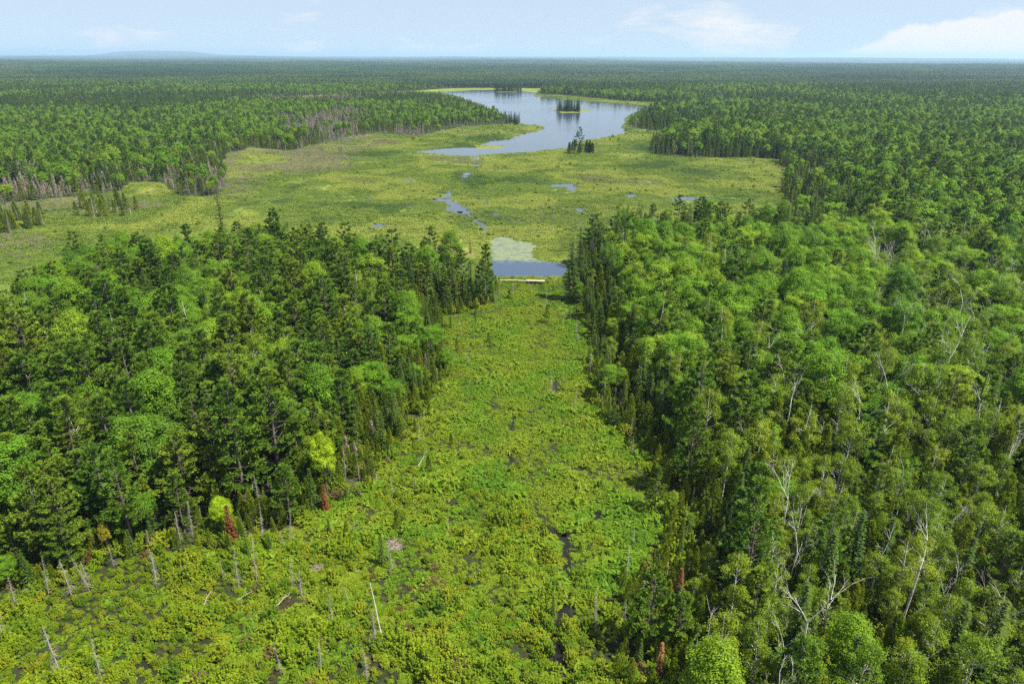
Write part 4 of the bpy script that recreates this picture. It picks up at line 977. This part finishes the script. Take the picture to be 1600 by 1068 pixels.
for i, lab in zip(lone, labs):
    lv, st = bush_me[bi[i]]
    root = link('bog_bush', None, (X[i], Y[i], 0), rng.uniform(0, 6.28), (bs[i],) * 3); root.empty_display_size = .3
    tag(root, lab, 'bush', 'bushes in the foreground bog'); link('foliage', lv, parent=root); link('stem', st, parent=root)
k = np.ones(len(X), bool); k[lone] = False
ga = rng.uniform(-1, 1, (26000, 2)) * [150, 105] + [-50, 128]; m_ = inside(NEAR, ga[:, 0], ga[:, 1]) & ~creek_clear(ga[:, 0], ga[:, 1]) & (fbm(ga[:, 0], ga[:, 1], 2.6, 60, 2) < .5); ga = ga[m_]
X = np.r_[X, ga[:, 0]]; Y = np.r_[Y, ga[:, 1]]; bi = np.r_[bi, rng.choice([5, 6, 7, 8, 11, 12, 13, 11, 12, 13], len(ga))]; bs = np.r_[bs, rng.uniform(.5, 1.0, len(ga))]; k = np.r_[k, np.ones(len(ga), bool)]
rz = rng.uniform(0, 6.28, len(X))
scatter('bog_undergrowth', BC, np.c_[X, Y, 0 * X][k], bi[k], np.c_[0 * rz, 0 * rz, rz][k], np.repeat(bs[k][:, None], 3, 1))
print('bog plants', len(X))
X, Y = jitter_grid(34, 300, 1.25, .86); P2 = np.stack([X, Y], 1); k = ~open_ground(X, Y); X, Y = X[k], Y[k]
e = edge_dist(np.stack([X, Y], 1), NEAR[::3]); k = rng.random(len(X)) < np.where(e < 9, .75, np.where((X > 15) & (Y < 125), .42, .14)); X, Y, e = X[k], Y[k], e[k]
EC = hidden_collection('thicketplant', [b[0] for b in bush_me] + BROWN + [SP['snag']['joined'][1]] + SP['cedar']['joined'] + [SP['spruce']['joined'][1]])
ei = rng.choice(12, len(X), p=[.11, .11, .11, .11, .11, .025, .025, .07, .08, .08, .08, .09][:12]); sz = np.where(ei < 7, rng.uniform(.8, 1.7, len(X)), np.where(ei == 7, rng.uniform(.3, .6, len(X)), rng.uniform(.15, .42, len(X))))
rz = rng.uniform(0, 6.28, len(X)); scatter('edge_thicket', EC, np.c_[X, Y, 0 * X], ei, np.c_[0 * rz, 0 * rz, rz], np.repeat(sz[:, None], 3, 1))
print('thicket', len(X))
DRYB = [make_bush(350 + i, 1.0, 1.2, 12)[1].mesh('dry_scrub', [M['scrub']]) for i in range(2)]
GC = hidden_collection('marshplant', GRASS + [b[0] for b in bush_me[:2]] + DRYB)
X, Y = jitter_grid(215, 620, 1.15, .9); k = inside(FAR, X, Y) & ~inside(LAKE, X, Y) & ~inside(POND, X, Y)
jx, jy = X + rng.normal(0, 1.1, X.size), Y + rng.normal(0, 1.6, X.size)
for p in STREAM: k &= ~inside(p, jx, jy)
X, Y = X[k], Y[k]; X2, Y2 = jitter_grid(620, 1500, 2.6, .9); k = (inside(FAR, X2, Y2) & ~inside(LAKE, X2, Y2)); X2, Y2 = X2[k], Y2[k]
big = np.r_[np.ones(len(X)), np.full(len(X2), 1.9)]; X, Y = np.r_[X, X2], np.r_[Y, Y2]
hl = fbm(X, Y, 26, 70); k = (hl > .27) | (rng.random(len(X)) < .3); X, Y, hl, big = X[k], Y[k], hl[k], big[k]
gi_ = rng.integers(0, 3, len(X)); sb = rng.random(len(X)) < .012; gi_[sb] = 3 + rng.integers(0, 2, sb.sum())
mu = px(np.stack([X, Y, 0 * X], 1))[0]; zone = np.zeros(len(X))
for u, v, a, b, w_ in ((450, 250, 120, 22, .45), (540, 222, 60, 14, .45), (120, 322, 130, 12, .45), (360, 285, 50, 25, .2), (20, 385, 60, 25, .2), (320, 268, 60, 30, .2), (730, 325, 90, 25, .04), (880, 340, 120, 20, .05)):
    zone = np.maximum(zone, w_ * np.clip(1.3 - ((mu[:, 0] - u) / a) ** 2 - ((mu[:, 1] - v) / b) ** 2, 0, 1))
db = rng.random(len(X)) < zone * (hl > .42); gi_[db] = 5 + rng.integers(0, 2, db.sum())
s_ = rng.uniform(.6, 1.2, len(X)) * big; hz = np.interp(hl, [.25, .5, .75], [.45, .8, 1.25]) * rng.uniform(.8, 1.2, len(X)); rz = rng.uniform(0, 6.28, len(X))
scatter('marsh_grass', GC, np.c_[X, Y, 0 * X + .05], gi_, np.c_[0 * rz, 0 * rz, rz], np.c_[s_, s_, s_ * hz])
print('marsh plants', len(X))

# ------------------------------------------------------------------ haze: a closed box of thin air round everything
HB = 45000.0
me = bpy.data.meshes.new('haze'); zb, zt = -90.0, 172.0
V = [(x, y, z) for x in (-HB, HB) for y in (-400.0, HB) for z in (zb, zt)]
me.from_pydata(V, [], [(0, 1, 3, 2), (4, 6, 7, 5), (0, 4, 5, 1), (2, 3, 7, 6), (0, 2, 6, 4), (1, 5, 7, 3)])
m, ns, ls = mat('haze_air'); pv = ns.new('ShaderNodeVolumePrincipled'); pv.inputs['Color'].default_value = (.52, .76, 1.0, 1); pv.inputs['Density'].default_value = 6.5e-5; pv.inputs['Density Attribute'].default_value = ''
pv.inputs['Anisotropy'].default_value = .2
o_ = ns.new('ShaderNodeOutputMaterial'); ls.new(pv.outputs[0], o_.inputs['Volume'])
try: m.cycles.homogeneous_volume = True
except Exception: pass
me.materials.append(m); hz_o = link('haze', me); hz_o['kind'] = 'stuff'

print('triangles', sum(len(m.polygons) * 2 for m in bpy.data.meshes), 'objects', len(bpy.data.objects))
